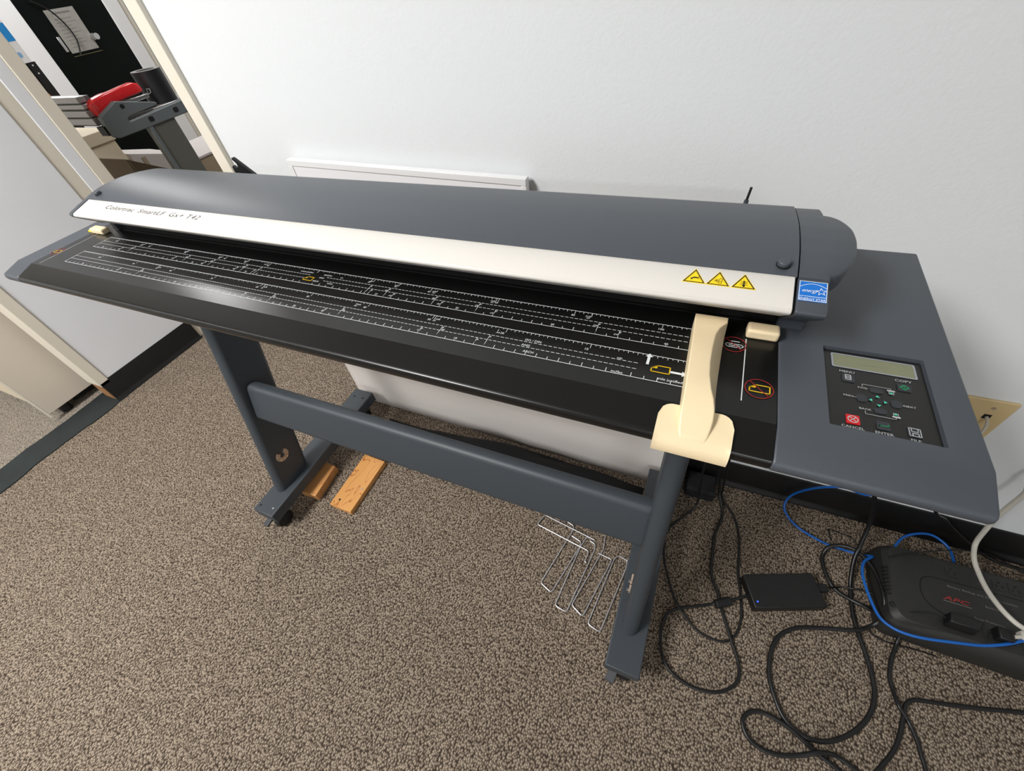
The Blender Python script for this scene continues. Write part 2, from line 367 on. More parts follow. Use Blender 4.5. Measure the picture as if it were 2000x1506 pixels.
# right end cap with half-round shoulder
capo = [(y, z-0.0016) for y, z in cr(HP)] + [(0.16, 0.0), (0.136, 0.0), (0.1355, 0.012), (0.128, 0.019), (0.1, 0.0405), (0.0925, 0.0470), (0.0905, 0.0500), (0.0902, 0.0525), (0.0915, 0.0545), (0.110, 0.0598)]
obj('end_cap', MB().prism_x(zb([(y, z-0.0010 if y > 0.11 else z) for y, z in capo]), 0.0766, 0.1015), M_slate, sc_, bevel=0.003, seg=3, smooth=50)
def hz(y):
    for a, b in zip(HP, HP[1:]):
        if a[0] <= y <= b[0]: return a[1]+(b[1]-a[1])*(y-a[0])/(b[0]-a[0])
    return 0.05
def xr(y):
    t = (y-0.194)/0.058
    return 0.1025+(0.0225*math.sqrt(1-t*t) if abs(t) < 1 else 0.0)
ysn = [0.1285-0.0005+0.0*0] + [0.130+0.004*i for i in range(2)] + [0.1361, 0.1366, 0.1376, 0.139, 0.141] + [0.144+0.005*i for i in range(20)] + [0.2430, 0.246, 0.2485, 0.2503, 0.2514, 0.2519, 0.2522, 0.256, 0.262, 0.27, 0.28, 0.290, 0.296, 0.300]
ysn = sorted(set(ysn)); rings = []
for y in ysn:
    zt = BZ+hz(y)-0.0016; dp = 0.019 if xr(y) > 0.1030 else 0.010
    rings.append([(0.0766, y, zt-0.006), (0.0766, y, zt), ((0.0766+xr(y))/2, y, zt), (xr(y)-0.0022, y, zt), (xr(y)-0.0007, y, zt-0.0007), (xr(y), y, zt-0.0022), (xr(y)-0.0015, y, zt-dp), (0.09, y, zt-dp)])
obj('shoulder', MB().loft(rings), M_slate, sc_, smooth=50, label='half-round shoulder of the right end cap')
obj('shoulder_bracket', MB().loft([[(0.102, 0.155, BZ+0.05), (0.102, 0.235, BZ+0.05), (0.119, 0.215, BZ+0.05), (0.119, 0.175, BZ+0.05)], [(0.102, 0.165, BZ), (0.102, 0.235, BZ), (0.106, 0.215, BZ), (0.106, 0.18, BZ)]]), M_black, sc_)
for bx, by in ((0.0625, 0.1415), (-1.0655, 0.1435)):
    zt = BZ+hz(by); nrm = Vector((0, -0.22, 0.975))
    b = obj('latch_button', MB().cyl(Vector((bx, by, zt-0.004)), Vector((bx, by, zt))+nrm*0.0052, 0.0056, 24), M_slate, sc_, bevel=0.0012, seg=3)
    obj('button_ring', MB().cyl(Vector((bx, by, zt-0.004)), Vector((bx, by, zt))+nrm*0.0006, 0.0066, 24), M_dark, b)
obj('edge_stop', MB().box(0.0485, 0.0785, 0.1085, 0.1245, BZ, BZ+0.0115), M_beige, sc_, bevel=0.0028, seg=3)
st2 = obj('edge_stop', MB().box(-1.134, -1.094, 0.112, 0.128, BZ, BZ+0.0105), M_beige, sc_, bevel=0.0028, seg=3)
obj('yellow_tab', MB().box(-1.149, -1.132, 0.1145, 0.122, BZ+0.0002, BZ+0.004), M_yel, st2, bevel=0.0008)
# rear paper guides peeping over the lid
hk = [(-0.925, 0.8), (-0.9245, 0.897), (-0.921, 0.8995), (-0.9165, 0.8965), (-0.911, 0.8955), (-0.9065, 0.899), (-0.9065, 0.9045), (-0.911, 0.9095), (-0.9135, 0.912), (-0.912, 0.9148), (-0.909, 0.9148), (-0.905, 0.912), (-0.862, 0.878), (-0.862, 0.80)]
obj('paper_guide_hook', MB().prism([(x, z+0.006) for x, z in hk], (0, 0.326, 0), (1,0,0), (0,0,1), (0, 0.006, 0)), M_black, sc_)
rd = obj('guide_rod', MB().tube([(0.026, 0.335, BZ-0.02), (0.028, 0.337, 0.885), (0.030, 0.340, 0.907)], 0.0016, 8, smooth=False), M_black, sc_)
obj('rod_socket', MB().tube([(0.0255, 0.334, BZ-0.02), (0.0285, 0.337, 0.8915)], 0.003, 10, smooth=False), M_slate, rd)
# underside body
obj('underside', MB().box(-1.12, 0.15, 0.06, 0.29, BZ-0.075, BZ-0.045), M_black, sc_)

# ---- printed rulers on the bed
UX, UY = (1,0,0), (0,1,0); PZ = BZ+0.0003; INCH = 0.0254
def hline(mb, xa, xb, y, w=0.0007, z=PZ): mb.quad((xa, y-w/2, z), (xb, y-w/2, z), (xb, y+w/2, z), (xa, y+w/2, z))
def vline(mb, x, ya, yb, w=0.0007, z=PZ): mb.quad((x-w/2, ya, z), (x+w/2, ya, z), (x+w/2, yb, z), (x-w/2, yb, z))
def dashes(mb, xa, xb, y, w=0.0006, d=0.0042, g=0.0016):
    x = xa
    while x < xb: hline(mb, x, min(x+d, xb), y, w); x += d+g
def ruler(yt, d1, d2, yb, width_of, centred):
    mb = MB(); XL = -1.0668; XR = 0.0
    hline(mb, XL, XR, yt); hline(mb, XL, XR, yb); vline(mb, XL, yb, yt)
    xs = [(-1.0668, -0.54), (-0.508, -0.004)] if centred else [(-1.0668, -0.047)]
    for a, b in xs: dashes(mb, a, b, d1); dashes(mb, a, b, d2)
    k = 0
    if centred:
        c = -0.5334
        for i in range(1, 107):
            for s in (-1, 1):
                x = c+s*i*0.005
                if not XL < x < XR: continue
                vline(mb, x, yt-(0.0062 if i % 20 == 0 else 0.0034 if i % 2 == 0 else 0.0022), yt, 0.0005)
                if i % 20 == 0: mb.text(str(i), (x-0.001, yt-0.0100, PZ), UX, UY, 0.0032)
        vline(mb, c, yt-0.0065, yt)
        for i in range(1, 42):
            for s in (-1, 1):
                x = c+s*i*INCH/2
                if XL < x < XR:
                    lab = i % 10 == 0
                    vline(mb, x, yb, yb+(0.0018 if lab else 0.0054 if i % 2 == 0 else 0.0038), 0.0006)
                    if lab: mb.text(str(i), (x, yb+0.0024, PZ), UX, UY, 0.0032)
        def iso(w, a, b=''):
            for s in (-1, 1):
                x = c+s*w/2; vline(mb, x, yt-0.0072, yt, 0.0005); mb.text(a, (x-0.004, yt-0.0078, PZ), UX, UY, 0.0026, shear=0.2)
                if b: mb.text(b, (x-0.0035, yt-0.0108, PZ), UX, UY, 0.0026, shear=0.2)
        for w, a, b in ((0.21, 'A4', ''), (0.297, 'A4R', 'A3'), (0.42, 'A3R', 'A2'), (0.594, 'A2R', 'A1'), (0.841, 'A1R', 'A0')): iso(w, a, b)
        for w, a, b in ((8.5, 'A', ''), (11, 'B', 'AR'), (17, 'C', 'BR'), (22, 'D', 'CR'), (34, 'E', 'DR')):
            for s in (-1, 1):
                x = c+s*w*INCH/2; vline(mb, x, yb, d1-0.001, 0.0005); mb.text(a, (x+0.0012, d1-0.0042, PZ), UX, UY, 0.0026, shear=0.2)
                if b: mb.text(b, (x-0.003, d2+0.001, PZ), UX, UY, 0.0026, shear=0.2)
        for w, a, b in ((9, 'A', ''), (12, 'B', 'AR'), (18, 'C', 'BR'), (24, 'D', 'CR'), (36, 'E', 'DR')):
            for s in (-1, 1):
                x = c+s*w*INCH/2; vline(mb, x, yb+0.003, d2-0.0005, 0.0005); mb.text(a, (x+0.0012, d2-0.0040, PZ), UX, UY, 0.0026, shear=0.2)
                if b: mb.text(b, (x-0.003, yb+0.0042, PZ), UX, UY, 0.0026, shear=0.2)
        for t, x, y in (('centre justified', -0.552, d1+0.0045), ('ISO/DIN', -0.510, d1+0.0035), ('cm', -0.484, d1+0.0035), ('ANSI', -0.516, d1-0.0042), ('ARCH', -0.520, d2-0.005), ('inches', -0.492, d2-0.0052)):
            mb.text(t, (x, y, PZ), UX, UY, 0.0030)
    else:
        for i in range(1, 213):
            x = -i*0.005
            if x <= XL: break
            vline(mb, x, yt-(0.0066 if i % 20 == 0 else 0.0034 if i % 2 == 0 else 0.0022), yt, 0.0005)
            if i % 20 == 0: mb.text(str(i//2), (x-0.0035, yt-0.0105, PZ), UX, UY, 0.0034)
        for i in range(1, 84):
            x = -i*INCH/2; lab = i % 20 == 0
            vline(mb, x, yb, yb+(0.0018 if lab else 0.0058 if i % 2 == 0 else 0.0042), 0.0006)
            if lab: mb.text(str(i//2), (x, yb+0.0026, PZ), UX, UY, 0.0034)
        for w, a, b in ((0.21, 'A4', ''), (0.297, 'A3', 'A4R'), (0.42, 'A2', 'A3R'), (0.594, 'A1', 'A2R'), (0.841, 'A0', 'A1R')):
            x = -w; vline(mb, x, yt-0.0072, yt, 0.0005); mb.text(a, (x+0.0010, yt-0.0105, PZ), UX, UY, 0.0027, shear=0.2)
            if b: mb.text(b, (x+0.0045, yt-0.0072, PZ), UX, UY, 0.0027, shear=0.2)
        for w, a, b in ((8.5, 'A', ''), (11, 'B', 'AR'), (17, 'C', 'BR'), (22, 'D', 'CR'), (34, 'E', 'DR')):
            x = -w*INCH; vline(mb, x, yb, d1-0.001, 0.0005); mb.text(a, (x+0.0014, d1-0.0042, PZ), UX, UY, 0.0027, shear=0.2)
            if b: mb.text(b, (x+0.0030, d2+0.0008, PZ), UX, UY, 0.0027, shear=0.2)
        for w, a, b in ((9, 'A', ''), (12, 'B', 'AR'), (18, 'C', 'BR'), (24, 'D', 'CR'), (36, 'E', 'DR')):
            x = -w*INCH; vline(mb, x, yb+0.003, d2-0.0005, 0.0005); mb.text(a, (x+0.0014, d2-0.0040, PZ), UX, UY, 0.0027, shear=0.2)
            if b: mb.text(b, (x-0.001, yb+0.0044, PZ), UX, UY, 0.0027, shear=0.2)
        for t, x, y in (('ISO / DIN', -0.1635, 0.0437), ('ANSI', -0.1694, 0.0349), ('ARCH', -0.1627, 0.0255), ('cm', -0.0667, 0.0430), ('inches', -0.065, 0.0226), ('side justified', -0.0135, 0.0250)):
            mb.text(t, (x, y, PZ), UX, UY, 0.0034)
    return mb
obj('ruler_markings', ruler(0.1095, 0.0955, 0.0870, 0.0745, 0, True), M_print, sc_, smooth=0, fix=False, label='white printed centre-justified paper scale nearer the lid')
obj('ruler_markings', ruler(0.0575, 0.0420, 0.0335, 0.0215, 0, False), M_print, sc_, smooth=0, fix=False, label='white printed side-justified paper scale nearer the front edge')
for x_, a_, b_ in ((0.0500, 0.0195, 0.1075), (-1.1180, 0.004, 0.118)):
    mb = MB(); vline(mb, x_, a_, b_, 0.0009 if x_ > 0 else 0.0006); obj('margin_line', mb, M_print, sc_, smooth=0, fix=False)
def page(mb, x, y, s, w=0.0011):
    o = (x, y, PZ+0.0002)
    stroke(mb, [(-s, -0.5*s), (s, -0.5*s), (s, 0.55*s), (-0.35*s, 0.55*s), (-s, 0.05*s)], w, o, UX, UY, True)
    mb.flat([(-0.35*s, 0.55*s), (-s, 0.05*s), (-0.40*s, 0.08*s)], o, UX, UY)
for x_, y_, s_, w_ in ((-0.0245, 0.0388, 0.0088, 0.0011), (-0.536, 0.0862, 0.0078, 0.0011), (0.0645, 0.0385, 0.0085, 0.0011), (-1.1300, 0.0430, 0.0080, 0.0009)):
    mb = MB(); page(mb, x_, y_, s_, w_); obj('page_symbol', mb, M_yprint, sc_, smooth=0, fix=False, label='yellow folded-page symbol')
for x, y, r in ((0.0640, 0.0385, 0.0124), (0.0390, 0.0955, 0.0118), (-1.1300, 0.0430, 0.0118)):
    mb = MB(); ring_faces(mb, ellipse(0, 0, r, r, 40), ellipse(0, 0, r-0.0009, r-0.0009, 40), (x, y, PZ+0.0004), UX, UY)
    stroke(mb, [(-r*0.68, r*0.7), (r*0.68, -r*0.7)], 0.0009, (x, y, PZ+0.0004), UX, UY)
    obj('prohibition_sign', mb, M_rprint, sc_, smooth=0, fix=False, label='thin red circled prohibition mark')
mb = MB()
stroke(mb, [(-0.0085, -0.0010), (-0.0075, 0.0016), (0.006, 0.0016), (0.0085, -0.0006), (0.0065, -0.0032), (-0.006, -0.0032), (-0.0085, -0.0010)], 0.0008, (0.0395, 0.0945, PZ+0.0003), UX, UY)
stroke(mb, [(-0.003, 0.0052), (0.0045, 0.0052)], 0.0009, (0.0395, 0.0950, PZ+0.0003), UX, UY)
stroke(mb, [(-0.005, -0.0008), (0.005, -0.0008)], 0.0009, (0.0395, 0.0945, PZ+0.0003), UX, UY)
obj('paper_clip_symbol', mb, M_print, sc_, smooth=0, fix=False)
ar = [(-0.0014, -0.008), (0.0014, -0.008), (0.0014, 0.0035), (0.0036, 0.0035), (0, 0.0085), (-0.0036, 0.0035), (-0.0014, 0.0035)]
obj('arrow_symbol', MB().flat(ar, (-0.0383, 0.0508, PZ+0.0002), UX, UY), M_print, sc_, smooth=0, fix=False); obj('arrow_symbol', MB().flat(ar, (-0.0075, 0.0380, PZ+0.0002), (0,-1,0), UX), M_print, sc_, smooth=0, fix=False)
# ---- lettering and stickers on the sloping fascia
SL = Vector((0, 0.97, 0.2437)).normalized(); FN = Vector((0, -SL.z, SL.y)); F0 = Vector((0, 0.092, BZ+0.0556))
def fp(x, y, lift=0.0003): return Vector((x, y, F0.z+(y-0.092)*SL.z/SL.y))+FN*lift
obj('lettering', MB().text('Colortrac  SmartLF  Gx+ T42', fp(-1.0085, 0.1110), UX, SL, 0.0096, 'LEFT', 0.28, 1.06, -0.004, 1.45), M_gprint, sc_, smooth=0, fix=False)
for i, cx in enumerate((-0.013, 0.009, 0.0315)):
    tri = lambda s: [(-0.0112*s, -0.0062*s-0.0005), (0.0112*s, -0.0062*s-0.0005), (0.0, 0.0127*s-0.0005)]
    w = obj('warning_sticker', MB().prism(tri(0.99), fp(cx, 0.1135, 0), UX, SL, FN*0.0003), M_yel, sc_, smooth=0, label='yellow triangular warning sticker')
    s = MB(); o = fp(cx, 0.1135, 0.0005)
    ring_faces(s, tri(0.90), tri(0.75), o, UX, SL)
    if i == 0:
        s.flat([(-0.0035, -0.001), (0.0, 0.0012), (0.0028, 0.0006), (0.003, -0.0006), (-0.0006, -0.0006), (-0.003, -0.003)], o, UX, SL)
        for dy in (-0.0012, 0.0004, 0.002): stroke(s, [(0.0018, 0.0002), (0.0046, dy)], 0.0004, o, UX, SL)
    elif i == 1:
        for a in range(6):
            t = a*math.pi/3; stroke(s, [(-0.0018, -0.0005), (-0.0018+0.0024*math.cos(t), -0.0005+0.0024*math.sin(t))], 0.00035, o, UX, SL)
        stroke(s, [(0.0, -0.0035), (0.0005, 0.0005), (0.0018, 0.0030), (0.0035, 0.0022), (0.003, -0.001), (0.003, -0.0035), (0.0, -0.0035)], 0.0004, o, UX, SL)
        stroke(s, [(0.0008, -0.0015), (0.003, -0.0010)], 0.0004, o, UX, SL)
    else:
        s.flat(ellipse(0, -0.0028, 0.0012, 0.0018, 12), o, UX, SL); s.flat(ellipse(0, 0.0002, 0.0008, 0.0010, 12), o, UX, SL); s.flat(ellipse(0, 0.0022, 0.0011, 0.0009, 12), o, UX, SL)
        for sx in (-1, 1):
            for dy in (0.0028, 0.0, -0.0028): stroke(s, [(0, 0), (sx*0.0034, dy)], 0.00035, o, UX, SL)
    obj('symbol', s, M_blk, w, smooth=0, fix=False)
# energy sticker on the right end cap
def cp(x, y, lift=0.0): return Vector((x, y, BZ+0.0545+(y-0.0915)*0.2835))+FN*lift
SL2 = Vector((0, 1, 0.2835)).normalized(); FN2 = Vector((0, -SL2.z, SL2.y))
o0 = cp(0.0885, 0.1135)+FN2*0.0002
es = obj('energy_sticker', MB().prism([(-0.0113, -0.0115), (0.0113, -0.0115), (0.0113, 0.0115), (-0.0113, 0.0115)], o0, UX, SL2, FN2*0.0004), M_blue, sc_, smooth=0, label='square blue label with white star and lettering')
o1 = o0+FN2*0.0007; s = MB()
sq = lambda a: [(-a, -0.0113*a/0.0111), (a, -0.0113*a/0.0111), (a, 0.0113*a/0.0111), (-a, 0.0113*a/0.0111)]
ring_faces(s, sq(0.0111), sq(0.0106), o1, UX, SL2)
stroke(s, [(-0.0108, -0.0062), (0.0108, -0.0062)], 0.0005, o1, UX, SL2)
stroke(s, [(-0.0106+0.0212*i/20, 0.0040+0.0046*math.sin(math.pi*(i+1.0)/22)) for i in range(21)], 0.0005, o1, UX, SL2)
s.text('energy', o1+Vector((-0.0092, 0, 0))+SL2*(-0.0012), UX, SL2, 0.0040, 'LEFT', 0.45, 0.92, -0.008, 0.88)
stroke(s, star(0.0066, 0.0004, 0.0042, 0.0017, 96), 0.00045, o1, UX, SL2, True)
s.text('ENERGY STAR', o1+SL2*(-0.0104), UX, SL2, 0.0026, 'CENTER', 0, 1.0, 0.005, 0.90)
obj('lettering', s, M_wprint, es, smooth=0, fix=False)
# ---- control panel
cpn = obj('control_panel', MB().box(0.1196, 0.1984, 0.0143, 0.1162, BZ-0.0044, BZ-0.0034), M_cpanel, sc_, bevel=0.0004, label='black membrane control panel with display and keys')
CZ = BZ-0.0032
lf = MB(); ring_faces(lf, rrect(0.1262, 0.1930, 0.0920, 0.1120, 0.0016), rrect(0.1278, 0.1914, 0.0934, 0.1106, 0.0009), (0, 0, CZ+0.0003), UX, UY)
obj('display_frame', lf, M_lcdf, cpn, smooth=0, fix=False, label='light grey display surround')
obj('display', MB().box(0.1275, 0.1917, 0.0931, 0.1109, CZ-0.0006, CZ+0.0001), M_lcd, cpn, smooth=0, label='blank olive liquid crystal display')
def key(x0, x1, y0, y1, m, r=0.0008, **k): return obj('key', MB().prism(rrect(x0, x1, y0, y1, r), (0, 0, CZ-0.0004), UX, UY, (0, 0, 0.0010)), m, cpn, smooth=30, **k)
key(0.1332, 0.1430, 0.0735, 0.0833, M_key); key(0.1755, 0.1857, 0.0735, 0.0827, M_key); key(0.1545, 0.1640, 0.0220, 0.0312, M_key)
key(0.1758, 0.1855, 0.0208, 0.0312, M_key); key(0.1328, 0.1427, 0.0220, 0.0322, M_red, label='red cancel key')
key(0.1540, 0.1640, 0.0650, 0.0712, M_key, 0.0026); key(0.1545, 0.1638, 0.0402, 0.0465, M_key, 0.0028); key(0.1428, 0.1508, 0.0508, 0.0600, M_key, 0.0034); key(0.1680, 0.1762, 0.0510, 0.0600, M_key, 0.0034)
KZ = CZ+0.0008; s = MB()
for t, x, y, h in (('MENU', 0.1376, 0.0852, 0.0028), ('COPY', 0.1808, 0.0850, 0.0030), ('CANCEL', 0.1368, 0.0165, 0.0027), ('ENTER', 0.1588, 0.0165, 0.0027), ('FILE', 0.1800, 0.0160, 0.0026), ('FWD', 0.1484, 0.0672, 0.0021), ('PREV', 0.1364, 0.0541, 0.0022), ('NEXT', 0.1812, 0.0537, 0.0022), ('BACK', 0.1478, 0.0411, 0.0022)):
    s.text(t, (x, y, KZ), UX, UY, h, wscale=1.15)
stroke(s, [(0.1484, 0.0702), (0.1484, 0.0732), (0.1698, 0.0732), (0.1698, 0.0715)], 0.0004, (0, 0, KZ), UX, UY)
stroke(s, [(0.1476, 0.0398), (0.1476, 0.0366), (0.1694, 0.0366), (0.1694, 0.0384)], 0.0004, (0, 0, KZ), UX, UY)
stroke(s, [(0.1396, 0.0549), (0.1426, 0.0549)], 0.0004, (0, 0, KZ), UX, UY); stroke(s, [(0.1764, 0.0545), (0.1784, 0.0545)], 0.0004, (0, 0, KZ), UX, UY)
for yy in (0.0705, 0.0393): s.flat(rrect(0.1668, 0.1728, yy-0.0009, yy+0.0009, 0.0008), (0, 0, KZ), UX, UY)
stroke(s, [(0.1680, 0.0690), (0.1680, 0.0664), (0.1715, 0.0664), (0.1715, 0.0690)], 0.0004, (0, 0, KZ), UX, UY)
stroke(s, [(0.1680, 0.0408), (0.1680, 0.0434), (0.1715, 0.0434), (0.1715, 0.0408)], 0.0004, (0, 0, KZ), UX, UY)
stroke(s, [(0.1361, 0.0762), (0.1361, 0.0826), (0.1402, 0.0826), (0.1402, 0.0762)], 0.0009, (0, 0, KZ), UX, UY, True)
for yy in (0.0780, 0.0794, 0.0808): stroke(s, [(0.1366, yy), (0.1397, yy)], 0.0006, (0, 0, KZ), UX, UY)
c = (0.1377, 0.0271); ring_faces(s, ellipse(*c, 0.0040, 0.0040, 28), ellipse(*c, 0.0033, 0.0033, 28), (0, 0, KZ), UX, UY)
for a in (-1, 1): stroke(s, [(c[0]-0.002, c[1]-0.002*a), (c[0]+0.002, c[1]+0.002*a)], 0.0007, (0, 0, KZ), UX, UY)
stroke(s, [(0.1768, 0.0218), (0.1768, 0.0302), (0.1845, 0.0302), (0.1845, 0.0218)], 0.0006, (0, 0, KZ), UX, UY, True)
stroke(s, [(0.1784, 0.0298), (0.1784, 0.0266), (0.1829, 0.0266), (0.1829, 0.0298)], 0.0006, (0, 0, KZ), UX, UY)
stroke(s, [(0.1788, 0.0222), (0.1788, 0.0248), (0.1829, 0.0248), (0.1829, 0.0222)], 0.0007, (0, 0, KZ), UX, UY)
obj('key_lettering', s, mat('dim_white_print', (188, 192, 194), 0.6), cpn, smooth=0, fix=False)
s = MB()
ring_faces(s, [(0.1806+0.0040*a, 0.0781+0.0036*b) for a, b in ((1,0),(0,1),(-1,0),(0,-1))], [(0.1806+0.0022*a, 0.0781+0.0019*b) for a, b in ((1,0),(0,1),(-1,0),(0,-1))], (0, 0, KZ), UX, UY)
stroke(s, [(0.1806, 0.0770), (0.1806, 0.0793)], 0.0008, (0, 0, KZ), UX, UY)
obj('start_symbol', s, M_green, cpn, smooth=0, fix=False); s = MB()
stroke(s, [(0.1560, 0.0262), (0.1629, 0.0262), (0.1629, 0.0282)], 0.0010, (0, 0, KZ), UX, UY); s.flat([(0.1553, 0.0262), (0.1572, 0.0273), (0.1572, 0.0251)], (0, 0, KZ), UX, UY)
obj('return_symbol', s, M_green, cpn, smooth=0, fix=False)
s = MB(); t = 0.0015
for cx, cy, d in ((0.1587, 0.0603, (0,1)), (0.1532, 0.0547, (-1,0)), (0.1640, 0.0547, (1,0)), (0.1587, 0.0495, (0,-1))):
    dx, dy = d; s.flat([(cx+dx*t, cy+dy*t), (cx-dy*t*1.2-dx*t*0.7, cy+dx*t*1.2-dy*t*0.7), (cx+dy*t*1.2-dx*t*0.7, cy-dx*t*1.2-dy*t*0.7)], (0, 0, KZ), UX, UY)
s.flat(ellipse(0.1697, 0.0677, 0.0013, 0.0010, 12), (0, 0, KZ), UX, UY); s.flat(ellipse(0.1697, 0.0423, 0.0013, 0.0010, 12), (0, 0, KZ), UX, UY)
obj('arrow_symbols', s, M_teal, cpn, smooth=0, fix=False)
obj('display_text', MB().box(0.148, 0.170, 0.1004, 0.1010, CZ, CZ+0.00012), mat('lcd_ghost', (112, 115, 84), 0.3), cpn, smooth=0)

# ---- sliding paper guide on the bed
pg = thing('paper_edge_guide', 'beige T-shaped sliding paper guide gripping the front edge of the black bed', 'paper guide', (0.014, -0.02, BZ))
st = [  # y, base left/right, top left/right, top z
    (0.1175, -0.0035, 0.0285, -0.0030, 0.0280, 0.010), (0.1150, -0.0036, 0.0290, -0.0034, 0.0286, 0.0180), (0.1040, -0.0036, 0.0292, -0.0034, 0.0280, 0.0200),
    (0.0950, -0.0034, 0.0292, -0.0028, 0.0215, 0.0195), (0.0850, -0.0032, 0.0290, -0.0024, 0.0188, 0.0190), (0.0650, -0.0028, 0.0288, -0.0016, 0.0176, 0.0184),
    (0.0450, -0.0022, 0.0286, -0.0010, 0.0176, 0.0176), (0.0280, -0.0018, 0.0286, -0.0004, 0.0190, 0.0168), (0.0120, -0.0012, 0.0290, 0.0002, 0.0222, 0.0156),
    (0.0020, -0.0008, 0.0296, 0.0006, 0.0256, 0.0138), (-0.0080, -0.0004, 0.0300, 0.0008, 0.0280, 0.0104), (-0.0160, -0.0002, 0.0300, 0.0012, 0.0286, 0.0058), (-0.0230, 0.0008, 0.0292, 0.0022, 0.0280, 0.0006), (-0.0290, 0.0024, 0.0280, 0.0034, 0.0270, -0.0034), (-0.0340, 0.0040, 0.0262, 0.0048, 0.0254, -0.0068)]
def bedz(y): return 0.0 if y >= 0 else y*0.2833
rings = [[(xa, y, BZ+bedz(y)+0.0006), (xb, y, BZ+bedz(y)+0.0006), (xd, y, BZ+max(zt, bedz(y)+0.002)), (xc, y, BZ+max(zt, bedz(y)+0.002))] for y, xa, xb, xc, xd, zt in st]
obj('arm', MB().loft(rings), M_beige, pg, bevel=0.0022, seg=3, smooth=60)
path = cr([(-0.0045, 0.0030), (-0.0150, -0.0005), (-0.0260, -0.0036), (-0.0335, -0.0068), (-0.0385, -0.0125), (-0.0405, -0.0185), (-0.0405, -0.0235)], 5)
xs = [-0.0172+0.0640*i/24 for i in range(25)]
def back_y(x):   # rounded rear corners
    e = min(x+0.0172, 0.0468-x); r = 0.012
    return 0.0 if e >= r else -(r-math.sqrt(max(0, r*r-(r-e)**2)))
top = []; bot = []
for i, (y, z) in enumerate(path):
    a = path[min(i+1, len(path)-1)]; b = path[max(i-1, 0)]; d = Vector((a[0]-b[0], a[1]-b[1])).normalized(); nn = Vector((d.y, -d.x))
    rt = []; rb = []
    for x in xs:
        k = back_y(x)*(1-i/(len(path)-1))**2.0; y2 = y+k; z2 = z+k*0.27
        rt.append((x, y2, BZ+z2)); rb.append((x, y2+nn.x*-0.0022, BZ+z2-0.0022*abs(nn.y)))
    top.append(rt); bot.append(rb)
rings = [t+b[::-1] for t, b in zip(top, bot)]
obj('flange', MB().loft(rings), M_beige, pg, smooth=50)

# ================================================================ the stand
sd = thing('scanner_stand', 'slate grey steel stand with two slanted legs, foot rails and cross beam under the scanner', 'stand', (-0.5, 0.15, 0))
KL = 0.258
def oval_leg(xc, name='leg'):
    rings = []
    for z in (0.085, 0.766):
        yc = 0.0355+KL*(z-0.1)
        rings.append([(xc+a, yc+b, z) for a, b in rrect(-0.0172, 0.0172, -0.0585, 0.0585, 0.0165, 6)])
    return obj(name, MB().loft(rings), M_metal, sd, smooth=40)
caster_rows = ((-0.055), (0.365))
for xa, xb in ((-1.057, -0.981), (-0.011, 0.061)):
    xm = (xa+xb)/2
    r = obj('foot_rail', MB().box(xa, xb, -0.093, 0.409, 0.062, 0.1), M_metal, sd, bevel=0.0025)
    for bx, by in (((xa+0.014, -0.075), (xb-0.016, -0.070), (xa+0.02, 0.375), (xb-0.02, 0.375)) if xa < -0.5 else ()):
        obj('bolt', MB().cyl((bx, by, 0.099), (bx, by, 0.1012), 0.003, 12), M_chrome if (by < 0 and bx > xm) else M_dark, r)
    for cy in caster_rows:
        c = obj('caster', MB().cyl((xm-0.002, cy-0.012, 0.026), (xm+0.020, cy-0.012, 0.026), 0.026, 24), M_rubber, sd, bevel=0.003)
        obj('fork', MB().hexa([(xm-0.007, cy-0.02, 0.024), (xm-0.002, cy-0.02, 0.024), (xm-0.002, cy+0.012, 0.024), (xm-0.007, cy+0.012, 0.024), (xm-0.007, cy-0.016, 0.063), (xm+0.02, cy-0.016, 0.063), (xm+0.02, cy+0.02, 0.063), (xm-0.007, cy+0.02, 0.063)]), M_black, c)
        obj('brake_lever', MB().hexa([(xm-0.030, cy-0.052, 0.030), (xm-0.010, cy-0.056, 0.030), (xm-0.004, cy-0.022, 0.040), (xm-0.022, cy-0.020, 0.040), (xm-0.030, cy-0.052, 0.036), (xm-0.010, cy-0.056, 0.036), (xm-0.004, cy-0.022, 0.048), (xm-0.022, cy-0.020, 0.048)]), M_key, c, bevel=0.001)
lg1 = oval_leg(-1.023); lg2 = oval_leg(0.0225)
for lg, xf, sgn in ((lg1, -1.0058, 1), (lg2, 0.0053, -1)):
    cring = ellipse(0, 0, 0.020, 0.020, 22, math.radians(118), math.radians(412))
    cin = ellipse(0, 0, 0.0075, 0.0075, 22, math.radians(112), math.radians(418))
    s = MB(); A = [(xf, 0.05+a, 0.205+b) for a, b in cring]; B = [(xf, 0.05+a, 0.205+b) for a, b in cin]
    A2 = [(xf+sgn*0.003, y, z) for _, y, z in A]; B2 = [(xf+sgn*0.003, y, z) for _, y, z in B]
    s.loft([[a, b, b2, a2] for a, b, b2, a2 in zip(A, B, B2, A2)])
    pl_ = obj('slotted_washer', s, M_copper, lg, label='C-shaped metal washer')
    for t in (200, 300):
        y, z = 0.05+0.014*math.cos(math.radians(t)), 0.205+0.014*math.sin(math.radians(t))
        obj('screw', MB().cyl((xf+sgn*0.003, y, z), (xf+sgn*0.007, y, z), 0.003, 10), M_chrome, lg)
sec = rrect(-0.018, 0.018, -0.0545, 0.0545, 0.015, 6); th = math.atan(0.33)
rings = []
for x in (-1.002, 0.012):
    rings.append([(x, 0.0975+a*math.cos(th)+b*math.sin(th), 0.400+b*math.cos(th)-a*math.sin(th)) for a, b in sec])
obj('cross_beam', MB().loft(rings), M_metal, sd, smooth=40)
